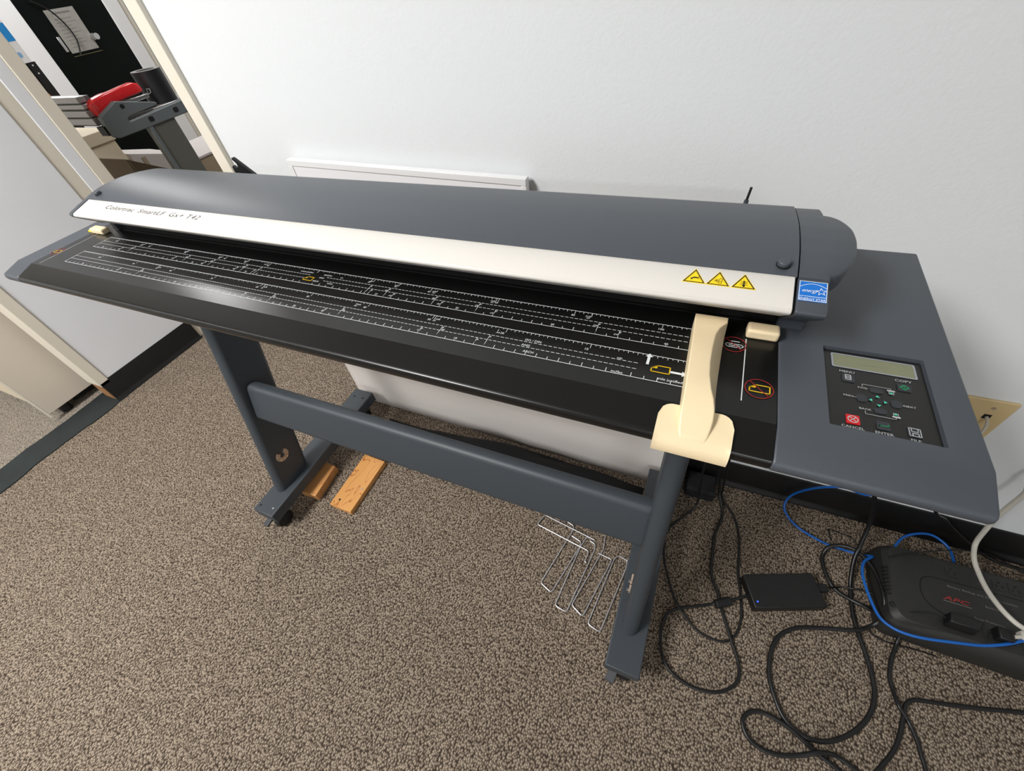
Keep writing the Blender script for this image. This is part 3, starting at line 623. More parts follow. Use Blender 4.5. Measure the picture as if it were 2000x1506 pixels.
obj('head_plate', MB().box(-1.06, -0.975, 0.06, 0.29, 0.764, 0.774), M_metal, sd); obj('head_plate', MB().box(-0.015, 0.07, 0.06, 0.29, 0.764, 0.774), M_metal, sd)

# ================================================================ things on the floor
o = thing('wood_offcut', 'longer flat pine board with dark grain lying clear of the stand', 'wood board', (-0.865, 0.12, 0), 'pine offcuts by the stand')
ob = obj('board', MB().hexa([(-0.904, 0.022, 0), (-0.822, 0.022, 0), (-0.824, 0.212, 0), (-0.908, 0.214, 0), (-0.904, 0.022, .019), (-0.822, 0.022, .019), (-0.824, 0.212, .019), (-0.908, 0.214, .019)]), M_pine, o, bevel=0.0015)
obj('nail_hole', MB().cyl((-0.882, 0.045, 0.0185), (-0.882, 0.045, 0.0193), 0.0035, 12), M_dark, o); obj('nail_head', MB().cyl((-0.836, 0.10, 0.0185), (-0.836, 0.10, 0.0198), 0.003, 12), M_zinc, o)
o = thing('wood_offcut', 'shorter thick pine block tucked against the left foot rail', 'wood block', (-0.99, 0.08, 0), 'pine offcuts by the stand')
obj('block', MB().hexa([(-1.018, 0.022, 0), (-0.958, 0.026, 0), (-0.970, 0.140, 0), (-1.03, 0.138, 0), (-1.018, 0.02, .038), (-0.952, 0.022, .038), (-0.964, 0.134, .038), (-1.03, 0.136, .038)]), M_pine2, o, bevel=0.0025)

CAB = {
    'A': [(0.156, 0.43, 0.16),(0.171, 0.442, 0.09),(0.185, 0.43, 0.03),(0.201, 0.385, 0.006),(0.188, 0.323, 0.006),(0.187, 0.274, 0.006),(0.188, 0.22, 0.006),(0.196, 0.193, 0.006),(0.21, 0.164, 0.006),(0.221, 0.13, 0.006),(0.244, 0.076, 0.006),(0.263, 0.03, 0.006),(0.259, -0.007, 0.006),(0.224, -0.038, 0.006),(0.173, -0.048, 0.006),(0.128, -0.036, 0.006),(0.104, -0.007, 0.006),(0.095, 0.04, 0.006),(0.104, 0.082, 0.006),(0.131, 0.104, 0.006),(0.175, 0.127, 0.006),(0.199, 0.14, 0.006)],
    'B': [(0.197, 0.431, 0.012),(0.229, 0.393, 0.004),(0.245, 0.345, 0.004),(0.249, 0.292, 0.004),(0.249, 0.241, 0.004),(0.256, 0.2, 0.004),(0.261, 0.162, 0.004),(0.263, 0.141, 0.004),(0.256, 0.098, 0.004),(0.237, 0.071, 0.004),(0.204, 0.063, 0.004),(0.164, 0.073, 0.004),(0.119, 0.111, 0.009),(0.094, 0.161, 0.004),(0.076, 0.205, 0.004),(0.068, 0.252, 0.004),(0.071, 0.294, 0.004),(0.1, 0.34, 0.004),(0.131, 0.383, 0.02),(0.126, 0.395, 0.08),(0.119, 0.397, 0.14),(0.116, 0.397, 0.2)],
    'C': [(0.484, 0.415, 0.16),(0.496, 0.381, 0.07),(0.492, 0.352, 0.04),(0.49, 0.315, 0.02),(0.491, 0.286, 0.008),(0.492, 0.231, 0.006),(0.499, 0.192, 0.006),(0.51, 0.147, 0.006),(0.517, 0.109, 0.006),(0.517, 0.073, 0.006),(0.506, 0.038, 0.006),(0.485, 0.006, 0.006),(0.457, -0.022, 0.006),(0.427, -0.042, 0.006),(0.397, -0.05, 0.006),(0.37, -0.045, 0.006),(0.348, -0.029, 0.006),(0.332, 0.002, 0.006),(0.323, 0.035, 0.006),(0.324, 0.073, 0.006),(0.332, 0.105, 0.006),(0.348, 0.131, 0.006),(0.379, 0.155, 0.006),(0.424, 0.172, 0.006),(0.488, 0.19, 0.017),(0.52, 0.211, 0.014),(0.534, 0.227, 0.03),(0.535, 0.247, 0.05),(0.532, 0.273, 0.06),(0.529, 0.319, 0.05),(0.514, 0.354, 0.045),(0.494, 0.375, 0.04),(0.469, 0.381, 0.03),(0.447, 0.373, 0.02),(0.438, 0.354, 0.006),(0.437, 0.327, 0.006),(0.448, 0.291, 0.006),(0.464, 0.272, 0.006),(0.489, 0.26, 0.01),(0.513, 0.251, 0.017),(0.543, 0.25, 0.008)],
    'D': [(0.536, 0.253, 0.075),(0.552, 0.24, 0.07),(0.562, 0.224, 0.05),(0.57, 0.2, 0.012),(0.556, 0.158, 0.006),(0.549, 0.125, 0.006),(0.551, 0.1, 0.006),(0.554, 0.069, 0.015),(0.57, 0.053, 0.006),(0.58, 0.026, 0.006),(0.584, -0.0, 0.006),(0.587, -0.028, 0.006)],
    'E': [(0.774, 0.148, 0.006),(0.689, 0.122, 0.006),(0.602, 0.099, 0.006),(0.584, 0.093, 0.006),(0.571, 0.08, 0.006),(0.562, 0.052, 0.006),(0.551, 0.016, 0.006),(0.536, -0.015, 0.006),(0.513, -0.048, 0.006),(0.497, -0.073, 0.006)],
    'F': [(0.457, -0.09, 0.006),(0.439, -0.079, 0.006),(0.408, -0.068, 0.006),(0.378, -0.055, 0.008),(0.354, -0.045, 0.007),(0.323, -0.039, 0.006),(0.297, -0.043, 0.006),(0.28, -0.057, 0.006),(0.276, -0.073, 0.006),(0.287, -0.093, 0.006),(0.312, -0.102, 0.006),(0.345, -0.098, 0.006),(0.377, -0.085, 0.01),(0.409, -0.068, 0.018),(0.436, -0.06, 0.008),(0.457, -0.063, 0.006),(0.473, -0.07, 0.006),(0.483, -0.082, 0.006)],
    'G': [(0.445, 0.27, 0.015),(0.472, 0.285, 0.006),(0.492, 0.285, 0.018),(0.515, 0.287, 0.02),(0.533, 0.281, 0.03)],
    'H': [(0.522, 0.405, 0.004),(0.505, 0.427, 0.004),(0.475, 0.432, 0.004),(0.457, 0.435, 0.004),(0.457, 0.42, 0.004),(0.46, 0.401, 0.004)],
    'I': [(0.541, 0.356, 0.085),(0.573, 0.377, 0.085),(0.611, 0.394, 0.085),(0.683, 0.427, 0.08),(0.769, 0.471, 0.03),(0.813, 0.476, 0.01),(0.847, 0.456, 0.01)],
    'J': [(0.521, 0.205, 0.003),(0.545, 0.194, 0.003),(0.589, 0.197, 0.003),(0.62, 0.199, 0.003),(0.643, 0.199, 0.003)],
    'K': [(0.486, 0.46, 0.162),(0.435, 0.455, 0.172),(0.403, 0.45, 0.169),(0.379, 0.475, 0.1),(0.355, 0.476, 0.05),(0.348, 0.459, 0.02),(0.36, 0.438, 0.006),(0.385, 0.412, 0.006),(0.421, 0.396, 0.006),(0.449, 0.388, 0.006),(0.479, 0.386, 0.006),(0.507, 0.383, 0.01),(0.523, 0.374, 0.03),(0.528, 0.368, 0.045),(0.508, 0.347, 0.05),(0.499, 0.323, 0.055),(0.498, 0.293, 0.058),(0.504, 0.254, 0.062),(0.514, 0.219, 0.066),(0.528, 0.202, 0.072),(0.547, 0.193, 0.08),(0.579, 0.193, 0.086),(0.635, 0.205, 0.09),(0.678, 0.217, 0.09),(0.721, 0.237, 0.092),(0.761, 0.263, 0.092)],
    'K2': [(0.568, 0.394, 0.05),(0.579, 0.416, 0.05),(0.598, 0.443, 0.05),(0.629, 0.463, 0.05),(0.657, 0.469, 0.05),(0.678, 0.456, 0.05),(0.687, 0.438, 0.05),(0.682, 0.406, 0.06)],
    'M': [(0.583, 0.442, 0.2),(0.642, 0.466, 0.13),(0.683, 0.47, 0.09),(0.733, 0.47, 0.05),(0.776, 0.47, 0.02),(0.819, 0.47, 0.006),(0.881, 0.47, 0.006)],
    'L': [(0.684, 0.47, 0.333),(0.685, 0.46, 0.289),(0.684, 0.45, 0.223),(0.688, 0.44, 0.167),(0.694, 0.43, 0.12),(0.69, 0.398, 0.11),(0.694, 0.369, 0.105),(0.697, 0.331, 0.11),(0.703, 0.295, 0.12),(0.715, 0.271, 0.125),(0.734, 0.263, 0.12),(0.75, 0.264, 0.11)],
    'W1': [(-0.108, 0.196, 0.006),(-0.262, 0.219, 0.006),(-0.273, 0.185, 0.006),(-0.116, 0.161, 0.006),(-0.114, 0.151, 0.006),(-0.118, 0.132, 0.006),(-0.113, 0.129, 0.006)],
    'W2': [(-0.201, 0.224, 0.004),(-0.174, 0.216, 0.004),(-0.171, 0.205, 0.004),(-0.209, 0.039, 0.004),(-0.175, 0.026, 0.004),(-0.14, 0.168, 0.004),(-0.142, 0.179, 0.004),(-0.17, 0.187, 0.004)],
    'W3': [(-0.101, 0.17, 0.004),(-0.102, 0.182, 0.004),(-0.119, 0.19, 0.004),(-0.079, 0.18, 0.004),(-0.108, 0.197, 0.004)],
    'W2b': [(-0.12, 0.19, 0.004),(-0.103, 0.186, 0.004),(-0.101, 0.17, 0.004),(-0.125, -0.004, 0.004),(-0.157, 0.001, 0.004),(-0.14, 0.16, 0.004),(-0.131, 0.198, 0.004),(-0.108, 0.197, 0.004)],
    'W4': [(-0.084, 0.221, 0.004),(-0.079, 0.18, 0.004),(-0.118, 0.017, 0.004),(-0.085, 0.001, 0.004),(-0.051, 0.161, 0.004),(-0.089, 0.165, 0.004)],
    'W5': [(-0.013, 0.172, 0.004),(-0.038, 0.178, 0.004),(-0.046, 0.165, 0.004),(-0.069, -0.01, 0.004),(-0.037, -0.017, 0.004),(-0.012, 0.151, 0.004),(-0.013, 0.175, 0.004)],
}
def wire(key, label):
    P = [Vector(p) for p in CAB[key]]; out = [P[0]]
    for i in range(1, len(P)-1):       # rounded corners
        a, b, c = P[i-1], P[i], P[i+1]; r = min(0.007, (a-b).length*0.4, (c-b).length*0.4)
        p, q = b+(a-b).normalized()*r, b+(c-b).normalized()*r
        out += [p, p*0.25+b*0.5+q*0.25, q]
    out.append(P[-1])
    o = obj('wire_paper_guide', MB().tube(out, 0.0016, 8, smooth=False), M_zinc, origin=P[0], label=label, category='wire guide', group='loose wire guides under the cross beam')
wire('W1', 'bent wire guide lying crosswise on top of the other wires')
wire('W2', 'leftmost of the four long looped wire guides on the carpet')
wire('W2b', 'second long looped wire guide counted from the left')
wire('W4', 'third long looped wire guide counted from the left')
wire('W5', 'rightmost long looped wire guide, beside the right foot rail')

def cable(name, key, r, m, label, cat='cable', pre=(), post=(), group=None, n=10):
    P = list(pre)+CAB[key]+list(post)
    o = obj(name, MB().tube(P, r, n), m, origin=P[len(pre)], label=label, category=cat)
    if group: o['group'] = group
    return o
ca = cable('power_cable', 'A', 0.0036, M_cable, 'black lead from the scanner looping over the carpet into the power adapter', pre=[(0.09, 0.29, 0.80), (0.11, 0.36, 0.55)], post=[(0.213, 0.1455, 0.014), (0.252, 0.172, 0.014), (0.274, 0.186, 0.015)])
obj('ferrite_core', MB().cyl((0.203, 0.1395, 0.012), (0.236, 0.160, 0.012), 0.0105, 18), M_black, ca, bevel=0.002)
cable('data_cable', 'B', 0.0028, M_cable, 'thin black cable making a long loop behind the right leg', pre=[(0.10, 0.29, 0.80), (0.13, 0.37, 0.5), (0.185, 0.445, 0.08)], post=[(0.105, 0.36, 0.5), (0.09, 0.29, 0.80)])
cable('power_cable', 'C', 0.0046, M_cable, 'thick black power cord dropping from the deck and curling in the largest loop', pre=[(0.19, 0.26, 0.80), (0.38, 0.40, 0.42)])
cable('power_cable', 'D', 0.0040, M_cable, 'black power cord leaving the charcoal battery unit toward the front edge', post=[(0.577, -0.088, 0.006), (0.522, -0.180, 0.006), (0.487, -0.140, 0.006), (0.457, -0.09, 0.006)])
cable('power_cable', 'E', 0.0042, M_cable, 'black cord running in from the right and bending forward', pre=[(1.35, 0.30, 0.006), (0.98, 0.205, 0.006)], post=[(0.495, -0.112, 0.006), (0.483, -0.082, 0.006)])
cable('power_cable', 'F', 0.0043, M_cable, 'black cord with the small teardrop loop nearest the viewer')
cable('adapter_cable', 'G', 0.0022, M_cable, 'thin black lead between the adapter and the battery unit')
cable('thin_wire', 'H', 0.0013, M_cable, 'short kinked black wire on the carpet beside the blue cable', 'wire')
cable('thin_wire', 'I', 0.0016, M_cable, 'thin black wire trailing over the back of the battery unit', 'wire')
cable('thin_wire', 'J', 0.0016, M_cable, 'thin black wire on the carpet in front of the battery unit', 'wire')
cable('network_cable', 'K', 0.0030, M_bcable, 'bright blue network cable curling around the front of the battery unit', pre=[(0.215, 0.30, 0.80), (0.42, 0.43, 0.52), (0.53, 0.458, 0.26)])
cable('network_cable', 'K2', 0.0030, M_bcable, 'short blue cable arch behind the battery unit')
cable('power_cable', 'M', 0.0036, M_cable, 'black cord slanting from the deck down behind the off-white cord', pre=[(0.21, 0.28, 0.80), (0.42, 0.40, 0.5)])
cable('phone_cable', 'L', 0.0048, M_wcable, 'thick off-white cord hanging down to the battery unit', pre=[(0.80, 0.495, 0.66), (0.73, 0.485, 0.48)])

# power adapter
ad = thing('power_adapter', 'flat black power adapter with a glowing blue dot', 'power adapter', (0.345, 0.21, 0))
top = [(0.285, 0.156), (0.434, 0.216), (0.403, 0.286), (0.254, 0.226)]
obj('case', MB().hexa([(x, y, 0.001) for x, y in top]+[(x, y, 0.031) for x, y in top]), M_black, ad, bevel=0.003, seg=3)
obj('indicator', MB().cyl((0.289, 0.173, 0.030), (0.289, 0.173, 0.0316), 0.0018, 12), M_led, ad, label='blue indicator light')
obj('plug', MB().hexa([(0.418, 0.250, 0.006), (0.442, 0.258, 0.006), (0.436, 0.274, 0.006), (0.411, 0.266, 0.006), (0.418, 0.250, 0.024), (0.442, 0.258, 0.022), (0.436, 0.274, 0.022), (0.411, 0.266, 0.024)]), M_black, ad, bevel=0.002)

# battery back-up unit
up = thing('battery_backup', 'charcoal battery backup unit with outlet slots and red logo on the carpet', 'battery backup', (0.69, 0.30, 0))
rings = []
for z, dx, dy in ((0.0, 0.004, 0.004), (0.012, 0.0, 0.0), (0.045, 0.002, 0.002), (0.068, 0.008, 0.012), (0.078, 0.018, 0.020), (0.0805, 0.028, 0.03)):
    rings.append([(x, y, z) for x, y in rrect(0.527+dx, 0.860-dx, 0.206+dy, 0.402-dy*0.5, 0.022, 5)])
ub = obj('case', MB().loft(rings), M_ups, up, smooth=25)
for i in range(8):
    y = 0.272+i*0.0088
    obj('vent_slot', MB().hexa([(0.5335, y, 0.052), (0.545, y+0.001, 0.052), (0.545, y+0.0045, 0.052), (0.5335, y+0.0035, 0.052), (0.532, y, 0.0735), (0.5395, y+0.001, 0.0765), (0.5395, y+0.0045, 0.0765), (0.532, y+0.0035, 0.0735)]), M_dark, up)
UZ = 0.0806
for x, y in ((0.659, 0.366), (0.741, 0.366), (0.768, 0.366), (0.80, 0.366), (0.70, 0.245), (0.76, 0.245)):
    ou = obj('outlet', MB().prism(rrect(x-0.011, x+0.011, y-0.012, y+0.012, 0.003), (0, 0, UZ-0.002), UX, UY, (0, 0, 0.0026)), M_ups, up, smooth=30)
    s = MB(); s.flat(ellipse(x, y+0.006, 0.0028, 0.0024, 12), (0, 0, UZ+0.0009), UX, UY)
    for dx, w in ((-0.0055, 0.0011), (0.0055, 0.0011)): s.flat([(x+dx-w, y-0.0065), (x+dx+w, y-0.0065), (x+dx+w, y+0.0005), (x+dx-w, y+0.0005)], (0, 0, UZ+0.0009), UX, UY)
    obj('slots', s, M_dark, ou, smooth=0, fix=False)
s = MB(); gp = cr([(0.84, 0.346), (0.70, 0.343), (0.625, 0.340), (0.604, 0.333), (0.596, 0.318), (0.594, 0.298), (0.60, 0.280), (0.612, 0.268), (0.63, 0.262)], 6)
stroke(s, gp, 0.0016, (0, 0, UZ+0.0002), UX, UY); obj('groove', s, M_dark, up, smooth=0, fix=False)
s = MB(); s.text('APC', (0.633, 0.2965, UZ+0.0003), UX, UY, 0.0092, 'LEFT', 0.3, 1.0, 0.02, 1.75); obj('logo', s, M_apc, up, smooth=0, fix=False)
obj('logo_rule', MB().flat([(0.632, 0.2925), (0.680, 0.2925), (0.680, 0.2937), (0.632, 0.2937)], (0, 0, UZ+0.0003), UX, UY), M_gtext, up, smooth=0, fix=False)
for t_, x_, y_, h_ in (('Battery Backup and Surge Protection', 0.645, 0.327, 0.0045), ('Back-UPS', 0.705, 0.305, 0.0042), ('Surge Protection', 0.680, 0.273, 0.0042)):
    obj('lettering', MB().text(t_, (x_, y_, UZ+0.0003), UX, UY, h_, 'LEFT', 0, 1.0, 0, 1.25), M_gtext, up, smooth=0, fix=False)
br = thing('plug_in_charger', 'small black charger brick plugged into the battery unit', 'charger', (0.65, 0.247, 0.08))
obj('case', MB().hexa([(0.620, 0.234, 0.081), (0.668, 0.233, 0.081), (0.684, 0.250, 0.081), (0.624, 0.258, 0.081), (0.621, 0.237, 0.109), (0.668, 0.238, 0.109), (0.676, 0.258, 0.109), (0.624, 0.259, 0.109)]), M_black, br, bevel=0.003)
obj('lead', MB().tube([(0.621, 0.248, 0.095), (0.60, 0.250, 0.09), (0.575, 0.246, 0.083), (0.556, 0.236, 0.075)], 0.0014), M_cable, br)
pg2 = thing('power_plug', 'black plug with a pale strain relief at the front row of the battery unit', 'plug', (0.714, 0.250, 0.08))
obj('plug_body', MB().box(0.702, 0.726, 0.238, 0.262, 0.081, 0.104), M_black, pg2, bevel=0.003)
obj('strain_relief', MB().cyl((0.726, 0.251, 0.092), (0.742, 0.258, 0.095), 0.0045, 12, 0.003), M_wcable, pg2)
obj('plug_body', MB().box(0.742, 0.762, 0.252, 0.270, 0.081, 0.10), M_wcable, pg2, bevel=0.003, label='off-white square plug top')

# wall plate
wp = thing('wall_plate', 'ivory phone jack plate on the white wall right of the scanner', 'wall plate', (0.54, YW, 0.43))
obj('plate', MB().prism(rrect(0.498, 0.576, 0.373, 0.488, 0.003), (0, YW-0.005, 0), UX, (0,0,1), (0, 0.006, 0)), M_plate, wp, bevel=0.002)
obj('screw', MB().cyl((0.546, YW-0.0062, 0.470), (0.546, YW-0.004, 0.470), 0.0032, 12), M_copper, wp); obj('screw', MB().cyl((0.546, YW-0.0062, 0.388), (0.546, YW-0.004, 0.388), 0.0032, 12), M_copper, wp)
obj('jack', MB().box(0.5425, 0.5535, YW-0.0058, YW-0.004, 0.4415, 0.4525), M_dark, wp)
obj('phone_cable', MB().tube([(0.548, YW-0.006, 0.447), (0.549, YW-0.02, 0.440), (0.548, YW-0.028, 0.42), (0.545, YW-0.03, 0.38), (0.54, YW-0.028, 0.30)], 0.0026), M_wcable, origin=(0.548, YW-0.006, 0.447), label='thin pale phone cord plugged into the ivory wall plate', category='cable')

# framed board, white sheet and black bag behind the stand
wbd = thing('framed_board', 'white framed board leaning on the wall behind the scanner lid', 'whiteboard', (-0.645, 0.46, 0))
def lean(z): return 0.452+0.030*z/0.86
def slab(x0, x1, z0, z1, t0, t1):
    zz = lambda x, z: z+0.017-0.028*(x+0.945)
    return MB().hexa([(x, y, zz(x, z)) for x, y, z in [(x0, lean(z0)-t1, z0), (x1, lean(z0)-t1, z0), (x1, lean(z0)-t0, z0), (x0, lean(z0)-t0, z0), (x0, lean(z1)-t1, z1), (x1, lean(z1)-t1, z1), (x1, lean(z1)-t0, z1), (x0, lean(z1)-t0, z1)]])
BT = 0.846
obj('panel', slab(-0.935, -0.35, 0.01, BT-0.008, -0.006, 0.0062), M_board, wbd)
obj('frame_rail', slab(-0.945, -0.342, BT-0.013, BT, -0.008, 0.008), M_frame, wbd, bevel=0.001); obj('frame_rail', slab(-0.945, -0.342, 0.0, 0.013, -0.008, 0.008), M_frame, wbd, bevel=0.001)
obj('frame_stile', slab(-0.945, -0.933, 0.013, BT-0.013, -0.008, 0.008), M_frame, wbd, bevel=0.001); obj('frame_stile', slab(-0.352, -0.342, 0.013, BT-0.013, -0.008, 0.008), M_frame, wbd, bevel=0.001)
grid = []; NX, NZ = 40, 16
for j in range(NZ+1):
    z = 0.006+0.66*j/NZ; row = []
    for i in range(NX+1):
        t = i/NX; xl = -1.088; xr_ = 0.085-0.06*z; x = xl+(xr_-xl)*t
        bow = 0.004*math.sin(math.pi*t)*math.exp(-z/0.10)+0.014*t
        row.append((x, 0.437+0.010*math.exp(-((z-0.10)/0.07)**2)*math.sin(math.pi*min(1, t*1.3))-bow+0.008*z/0.66, z))
    grid.append(row)
sh = MB(); sh.loft(grid, caps=False, closed=False)
o = obj('white_sheet', sh, M_sheet, origin=(-0.5, 0.43, 0), label='large white sheet standing on edge behind the stand', category='sheet')
sm = o.modifiers.new('thickness', 'SOLIDIFY'); sm.thickness = 0.002
# bag: soft flat heap
def heap(name, label, x0, x1, y0, y1, h, seed, cat):
    rnd = random.Random(seed); NX, NY = 44, 16; rows = []
    ph = [rnd.uniform(0, 6.28) for _ in range(6)]
    for j in range(NY+1):
        r = []
        for i in range(NX+1):
            a, b = i/NX, j/NY
            e = min(1, min(a, 1-a)*9)*min(1, min(b, 1-b)*5)
            z = h*(0.75+0.5*a)*e**0.5*(0.72+0.2*math.sin(a*9+ph[0]+b*3)+0.14*math.sin(a*21+ph[1]-b*7)+0.1*math.sin(b*14+ph[2]+a*4))
            x = x0+(x1-x0)*a; y = y0+(y1-y0)*b+0.012*math.sin(a*7+ph[3])+0.02*(a-0.5)
            r.append((x, y, max(0.001, z)))
        rows.append(r)
    s = MB(); s.loft(rows, caps=False, closed=False)
    # skirt to the floor closes the shape
    edge = rows[0]+[r[-1] for r in rows[1:]]+rows[-1][::-1][1:]+[r[0] for r in rows[::-1]][1:-1]
    s.add([(x, y, 0.0) for x, y, z in edge], [tuple(range(len(edge)))])
    return obj(name, s, M_fabric, origin=((x0+x1)/2, (y0+y1)/2, 0), smooth=80, label=label, category=cat)
heap('fabric_bag', 'flat black fabric bag lying on the carpet behind the cross beam', -0.925, -0.014, 0.260, 0.402, 0.052, 3, 'bag')
bx = thing('black_case', 'small black case on the floor behind the right leg', 'case', (0.12, 0.44, 0))
obj('case_body', MB().box(0.095, 0.172, 0.415, 0.478, 0.0, 0.045), M_fabric, bx, bevel=0.006); obj('lid_seam', MB().box(0.094, 0.173, 0.414, 0.479, 0.030, 0.032), M_dark, bx)

# ================================================================ the neighbouring room
cb = thing('tan_cabinet', 'tan sheet-metal cabinet standing in the left opening', 'cabinet', (-2.6, 0.15, 0))
obj('side_panel', MB().box(-2.31, -2.298, -0.067, 0.40, 0.045, 1.15), M_tan, cb, bevel=0.002)
obj('body', MB().box(-2.85, -2.31, -0.060, 0.40, 0.05, 1.14), M_box, cb, bevel=0.004)
obj('edge_strip', MB().hexa([(-2.312, -0.074, 0.03), (-2.300, -0.076, 0.03), (-2.300, -0.068, 0.03), (-2.312, -0.066, 0.03), (-2.312, -0.068, 1.15), (-2.298, -0.070, 1.15), (-2.298, -0.066, 1.15), (-2.312, -0.064, 1.15)]), M_cream, cb)
for fx, fy in ((-2.34, -0.01), (-2.34, 0.36), (-2.81, -0.01), (-2.81, 0.36)): obj('foot', MB().cyl((fx, fy, 0), (fx, fy, 0.05), 0.02, 16), M_black, cb)
obj('base_plinth', MB().box(-2.84, -2.335, 0.03, 0.39, 0.012, 0.05), M_dark, cb)

tr = thing('rotary_trimmer', 'grey paper trimmer stand with aluminium rails beyond the cream casing', 'paper trimmer', (-2.6, 1.0, 0))
armo = [(0.806, 0.853), (0.816, 0.862), (0.885, 0.887), (0.892, 0.889), (1.035, 0.850), (1.041, 0.845), (1.038, 0.838), (0.905, 0.832), (0.893, 0.826), (0.896, 0.818), (0.91, 0.818), (1.14, 0.828), (1.26, 0.832), (1.26, 0.782), (1.12, 0.781), (0.93, 0.779), (0.825, 0.779), (0.812, 0.785), (0.804, 0.800)]
ab = obj('bracket_arm', MB().prism(armo, (-2.27, 0, 0), UY, (0,0,1), (0.03, 0, 0)), M_gplast, tr, bevel=0.003, smooth=30)
for y, z in ((0.979, 0.803), (1.099, 0.804), (1.2, 0.806)): obj('screw_recess', MB().prism(rrect(y-0.011, y+0.011, z-0.009, z+0.009, 0.005), (-2.2402, 0, 0), UY, (0,0,1), (0.0012, 0, 0)), M_dark, ab, smooth=30)
obj('screw_recess', MB().prism(rrect(0.895, 0.911, 0.861, 0.876, 0.006), (-2.2402, 0, 0), UY, (0,0,1), (0.0012, 0, 0)), M_dark, ab, smooth=30)
obj('tray', MB().box(-2.42, -2.27, 0.91, 1.30, 0.81, 0.828), M_alu, tr, bevel=0.002)
for k, (za, zb_) in enumerate(((0.905, 0.925), (0.884, 0.9), (0.858, 0.88), (0.83, 0.853))):
    obj('rail', MB().box(-4.2, -2.302, 0.80+0.004*(k % 2), 0.83, za, zb_), M_alu, tr, bevel=0.002)
obj('rail_core', MB().box(-4.2, -2.31, 0.81, 0.85, 0.826, 0.922), M_gplast, tr)
obj('leg', MB().box(-2.275, -2.245, 0.952, 1.078, 0.04, 0.782), M_leg2, tr, bevel=0.004); obj('leg_flange', MB().box(-2.245, -2.240, 0.952, 0.966, 0.04, 0.78), M_gplast, tr)
obj('foot_bar', MB().box(-2.285, -2.235, 0.82, 1.30, 0.0, 0.04), M_leg2, tr, bevel=0.004)
obj('leg', MB().box(-4.15, -4.12, 0.952, 1.078, 0.0, 0.83), M_leg2, tr, bevel=0.004)
obj('end_clip', MB().box(-2.30, -2.255, 0.797, 0.812, 0.795, 0.826), M_black, tr)

sp = thing('stapler', 'red desktop stapler resting on the trimmer bracket', 'stapler', (-2.3, 0.94, 0.86))
def sec_y(y, xw, z0, z1, r): return [(-2.296+a, y-0.008, z+0.004) for a, z in rrect(-xw, xw, z0, z1, r, 4)]
obj('top_cap', MB().loft([sec_y(0.826, 0.010, 0.876, 0.888, 0.004), sec_y(0.832, 0.020, 0.852, 0.896, 0.008), sec_y(0.850, 0.023, 0.850, 0.905, 0.009), sec_y(0.895, 0.022, 0.862, 0.912, 0.010), sec_y(0.92, 0.016, 0.872, 0.912, 0.007), sec_y(0.975, 0.017, 0.878, 0.917, 0.007), sec_y(1.02, 0.018, 0.880, 0.920, 0.007), sec_y(1.044, 0.016, 0.882, 0.912, 0.006), sec_y(1.050, 0.011, 0.886, 0.902, 0.004)]), M_sred, sp, smooth=60)
obj('magazine', MB().box(-2.306, -2.286, 0.90, 1.055, 0.862, 0.876), M_chrome, sp, bevel=0.002); obj('base', MB().box(-2.312, -2.282, 0.85, 1.06, 0.829, 0.838), M_black, sp, bevel=0.003)
obj('spring', MB().tube([(-2.304, 1.05, 0.872), (-2.304, 1.068, 0.876), (-2.304, 1.07, 0.888), (-2.284, 1.07, 0.888), (-2.284, 1.068, 0.876), (-2.284, 1.05, 0.872)], 0.0015, 6, smooth=False), M_zinc, sp)
tp_ = thing('tape_roll', 'upright black tape roll on the trimmer bracket', 'tape roll', (-2.335, 1.13, 0.829))
rt = ellipse(-2.335, 1.130, 0.057, 0.057, 40); ri = ellipse(-2.335, 1.130, 0.036, 0.036, 40)
s = MB(); s.loft([[(x, y, 0.829) for x, y in rt], [(x, y, 0.943) for x, y in rt]], caps=False); obj('wrap', s, M_tape, tp_, smooth=60)
for zz in (0.943, 0.829): s = MB(); ring_faces(s, rt, ri, (0, 0, zz), UX, UY); obj('side', s, M_tapeend, tp_, smooth=0)
s = MB(); s.loft([[(x, y, 0.829) for x, y in ri], [(x, y, 0.943) for x, y in ri]], caps=False); obj('core', s, M_tapeend, tp_, smooth=60)

ct = thing('carton', 'beige carton below the trimmer rails', 'box', (-3.2, 0.98, 0))
obj('carton_body', MB().box(-3.4, -2.9, 0.82, 1.118, 0.0, 0.690), M_box, ct, bevel=0.003); obj('lid', MB().box(-3.41, -2.893, 0.81, 1.126, 0.670, 0.722), M_box, ct, bevel=0.003)
lb = thing('grey_crate', 'pale grey low box with slanting top behind the trimmer leg', 'box', (-3.0, 1.3, 0))
obj('box_body', MB().hexa([(-3.3, 1.135, 0), (-2.9, 1.135, 0), (-2.9, 1.46, 0), (-3.3, 1.46, 0), (-3.3, 1.135, 0.60), (-2.9, 1.135, 0.595), (-2.9, 1.46, 0.485), (-3.3, 1.46, 0.50)]), M_lilac, lb, bevel=0.003); obj('tape_strip', MB().box(-2.8995, -2.897, 1.18, 1.20, 0.0, 0.56), M_brown, lb)
lb = thing('brown_box', 'brown cardboard box against the cream casing side of the opening', 'box', (-3.0, 1.65, 0))
obj('box_body', MB().box(-3.3, -2.9, 1.475, 1.95, 0, 0.455), M_brown, lb, bevel=0.003); obj('box_flap', MB().box(-3.31, -2.895, 1.47, 1.955, 0.445, 0.458), M_lilac, lb, bevel=0.002)
M_card = mat('dark_cardboard', (112, 98, 78), 0.75)
lb = thing('folded_cardboard', 'dark brown folded cardboard standing in front of the beige carton', 'cardboard', (-2.45, 0.9, 0))
obj('panel', MB().box(-2.885, -2.352, 0.85, 0.856, 0.0, 0.685), M_card, lb)
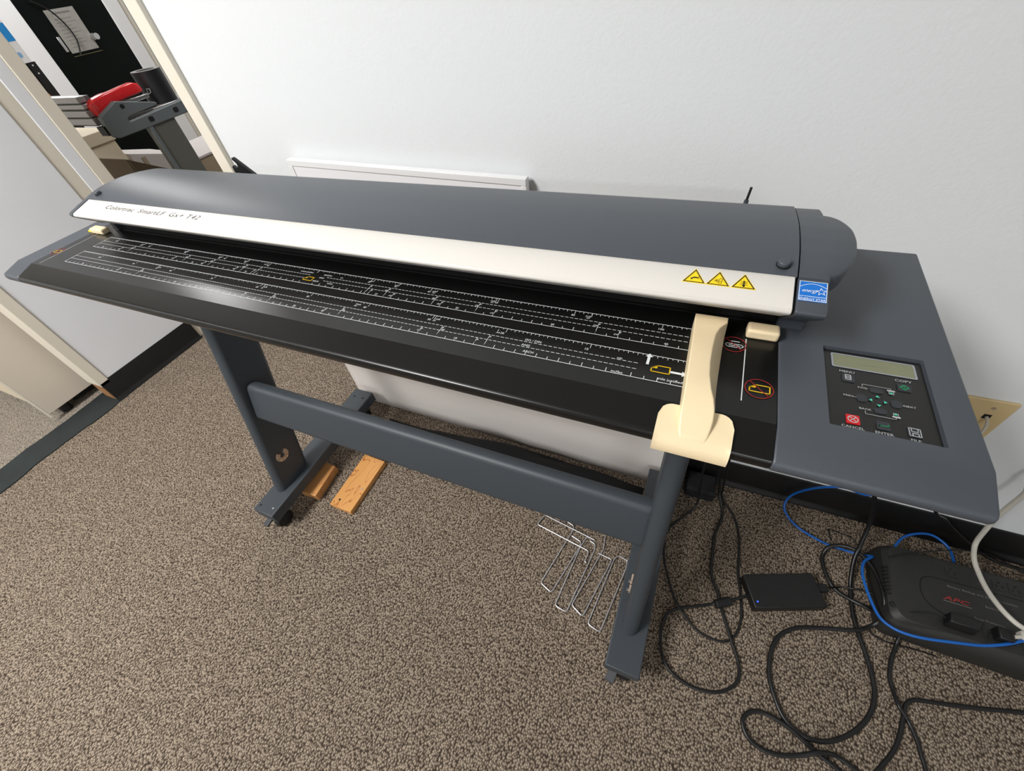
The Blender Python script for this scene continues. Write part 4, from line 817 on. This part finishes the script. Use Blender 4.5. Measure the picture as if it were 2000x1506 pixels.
obj('panel', MB().prism([(0.85, 0.0), (1.25, 0.0), (1.25, 0.43), (1.0, 0.587), (0.85, 0.685)], (-2.36, 0, 0), UY, (0,0,1), (-0.006, 0, 0)), M_card, lb)

# notice pocket on the black door, cord, poster and shelf at the left edge of the view
nt_ = thing('notice_pocket', 'grey printed notice in a clear pocket hung on the black door', 'notice', (XF+0.01, 2.5, 0.88))
obj('sheet', MB().box(XF+0.002, XF+0.006, 2.375, 2.605, 0.885, 1.158), M_paper, nt_)
s = MB()
for i in range(9): s.box(XF+0.006, XF+0.0065, 2.41, 2.50+0.07*((i*37) % 10)/10, 0.92+i*0.022, 0.9225+i*0.022)
s.box(XF+0.006, XF+0.0065, 2.42, 2.56, 1.128, 1.138); obj('print', s, mat('pale_print', (112, 110, 106), 0.7), nt_, kind='stuff')
obj('pocket_edge', MB().box(XF+0.001, XF+0.007, 2.375, 2.62, 0.862, 0.866), mat('dull_brass', (96, 88, 62), 0.6), nt_)
obj('door_cord', MB().tube([(XF+0.04, 2.315, 1.22), (XF+0.04, 2.40, 1.16), (XF+0.04, 2.45, 1.06), (XF+0.04, 2.455, 0.96), (XF+0.04, 2.41, 0.87)], 0.006), M_cable, origin=(XF+0.04, 2.315, 1.22), label='black cord hanging across the notice on the black door', category='cord')
ps = thing('poster', 'white poster with blue blocks standing at the far left', 'poster', (-4.0, 1.45, 0.9))
obj('sheet', MB().box(-4.01, -4.0, 1.38, 1.522, 0.956, 1.32), M_frame, ps)
obj('blue_block', MB().box(-4.0005, -3.998, 1.46, 1.5215, 1.058, 1.13), M_poster, ps); obj('blue_block', MB().box(-4.0005, -3.998, 1.49, 1.5215, 1.13, 1.14), M_poster, ps)
s = MB(); s.prism(ellipse(1.488, 0.995, 0.010, 0.014, 14), (-4.0, 0, 0), UY, (0,0,1), (0.002, 0, 0)); s.prism(ellipse(1.472, 1.03, 0.009, 0.007, 14), (-4.0, 0, 0), UY, (0,0,1), (0.002, 0, 0)); obj('blue_mark', s, mat('poster_pale_blue', (130, 175, 215), 0.5), ps)
rk = thing('dark_rack', 'dark metal rack upright below the poster', 'rack', (-4.05, 1.45, 0))
obj('upright', MB().box(-4.05, -4.0, 1.49, 1.535, 0.0, 0.955), M_black, rk); obj('back', MB().box(-4.06, -4.03, 1.30, 1.49, 0.0, 0.955), mat('dark_brown_panel', (58, 50, 46), 0.6), rk)
obj('shelf_box', MB().box(-4.03, -4.005, 1.40, 1.488, 0.70, 0.80), mat('ochre_box', (168, 124, 66), 0.6), rk)
for z in (0.94, 0.90): obj('rivet', MB().cyl((-4.0, 1.51, z), (-3.996, 1.51, z), 0.004, 8), M_frame, rk)
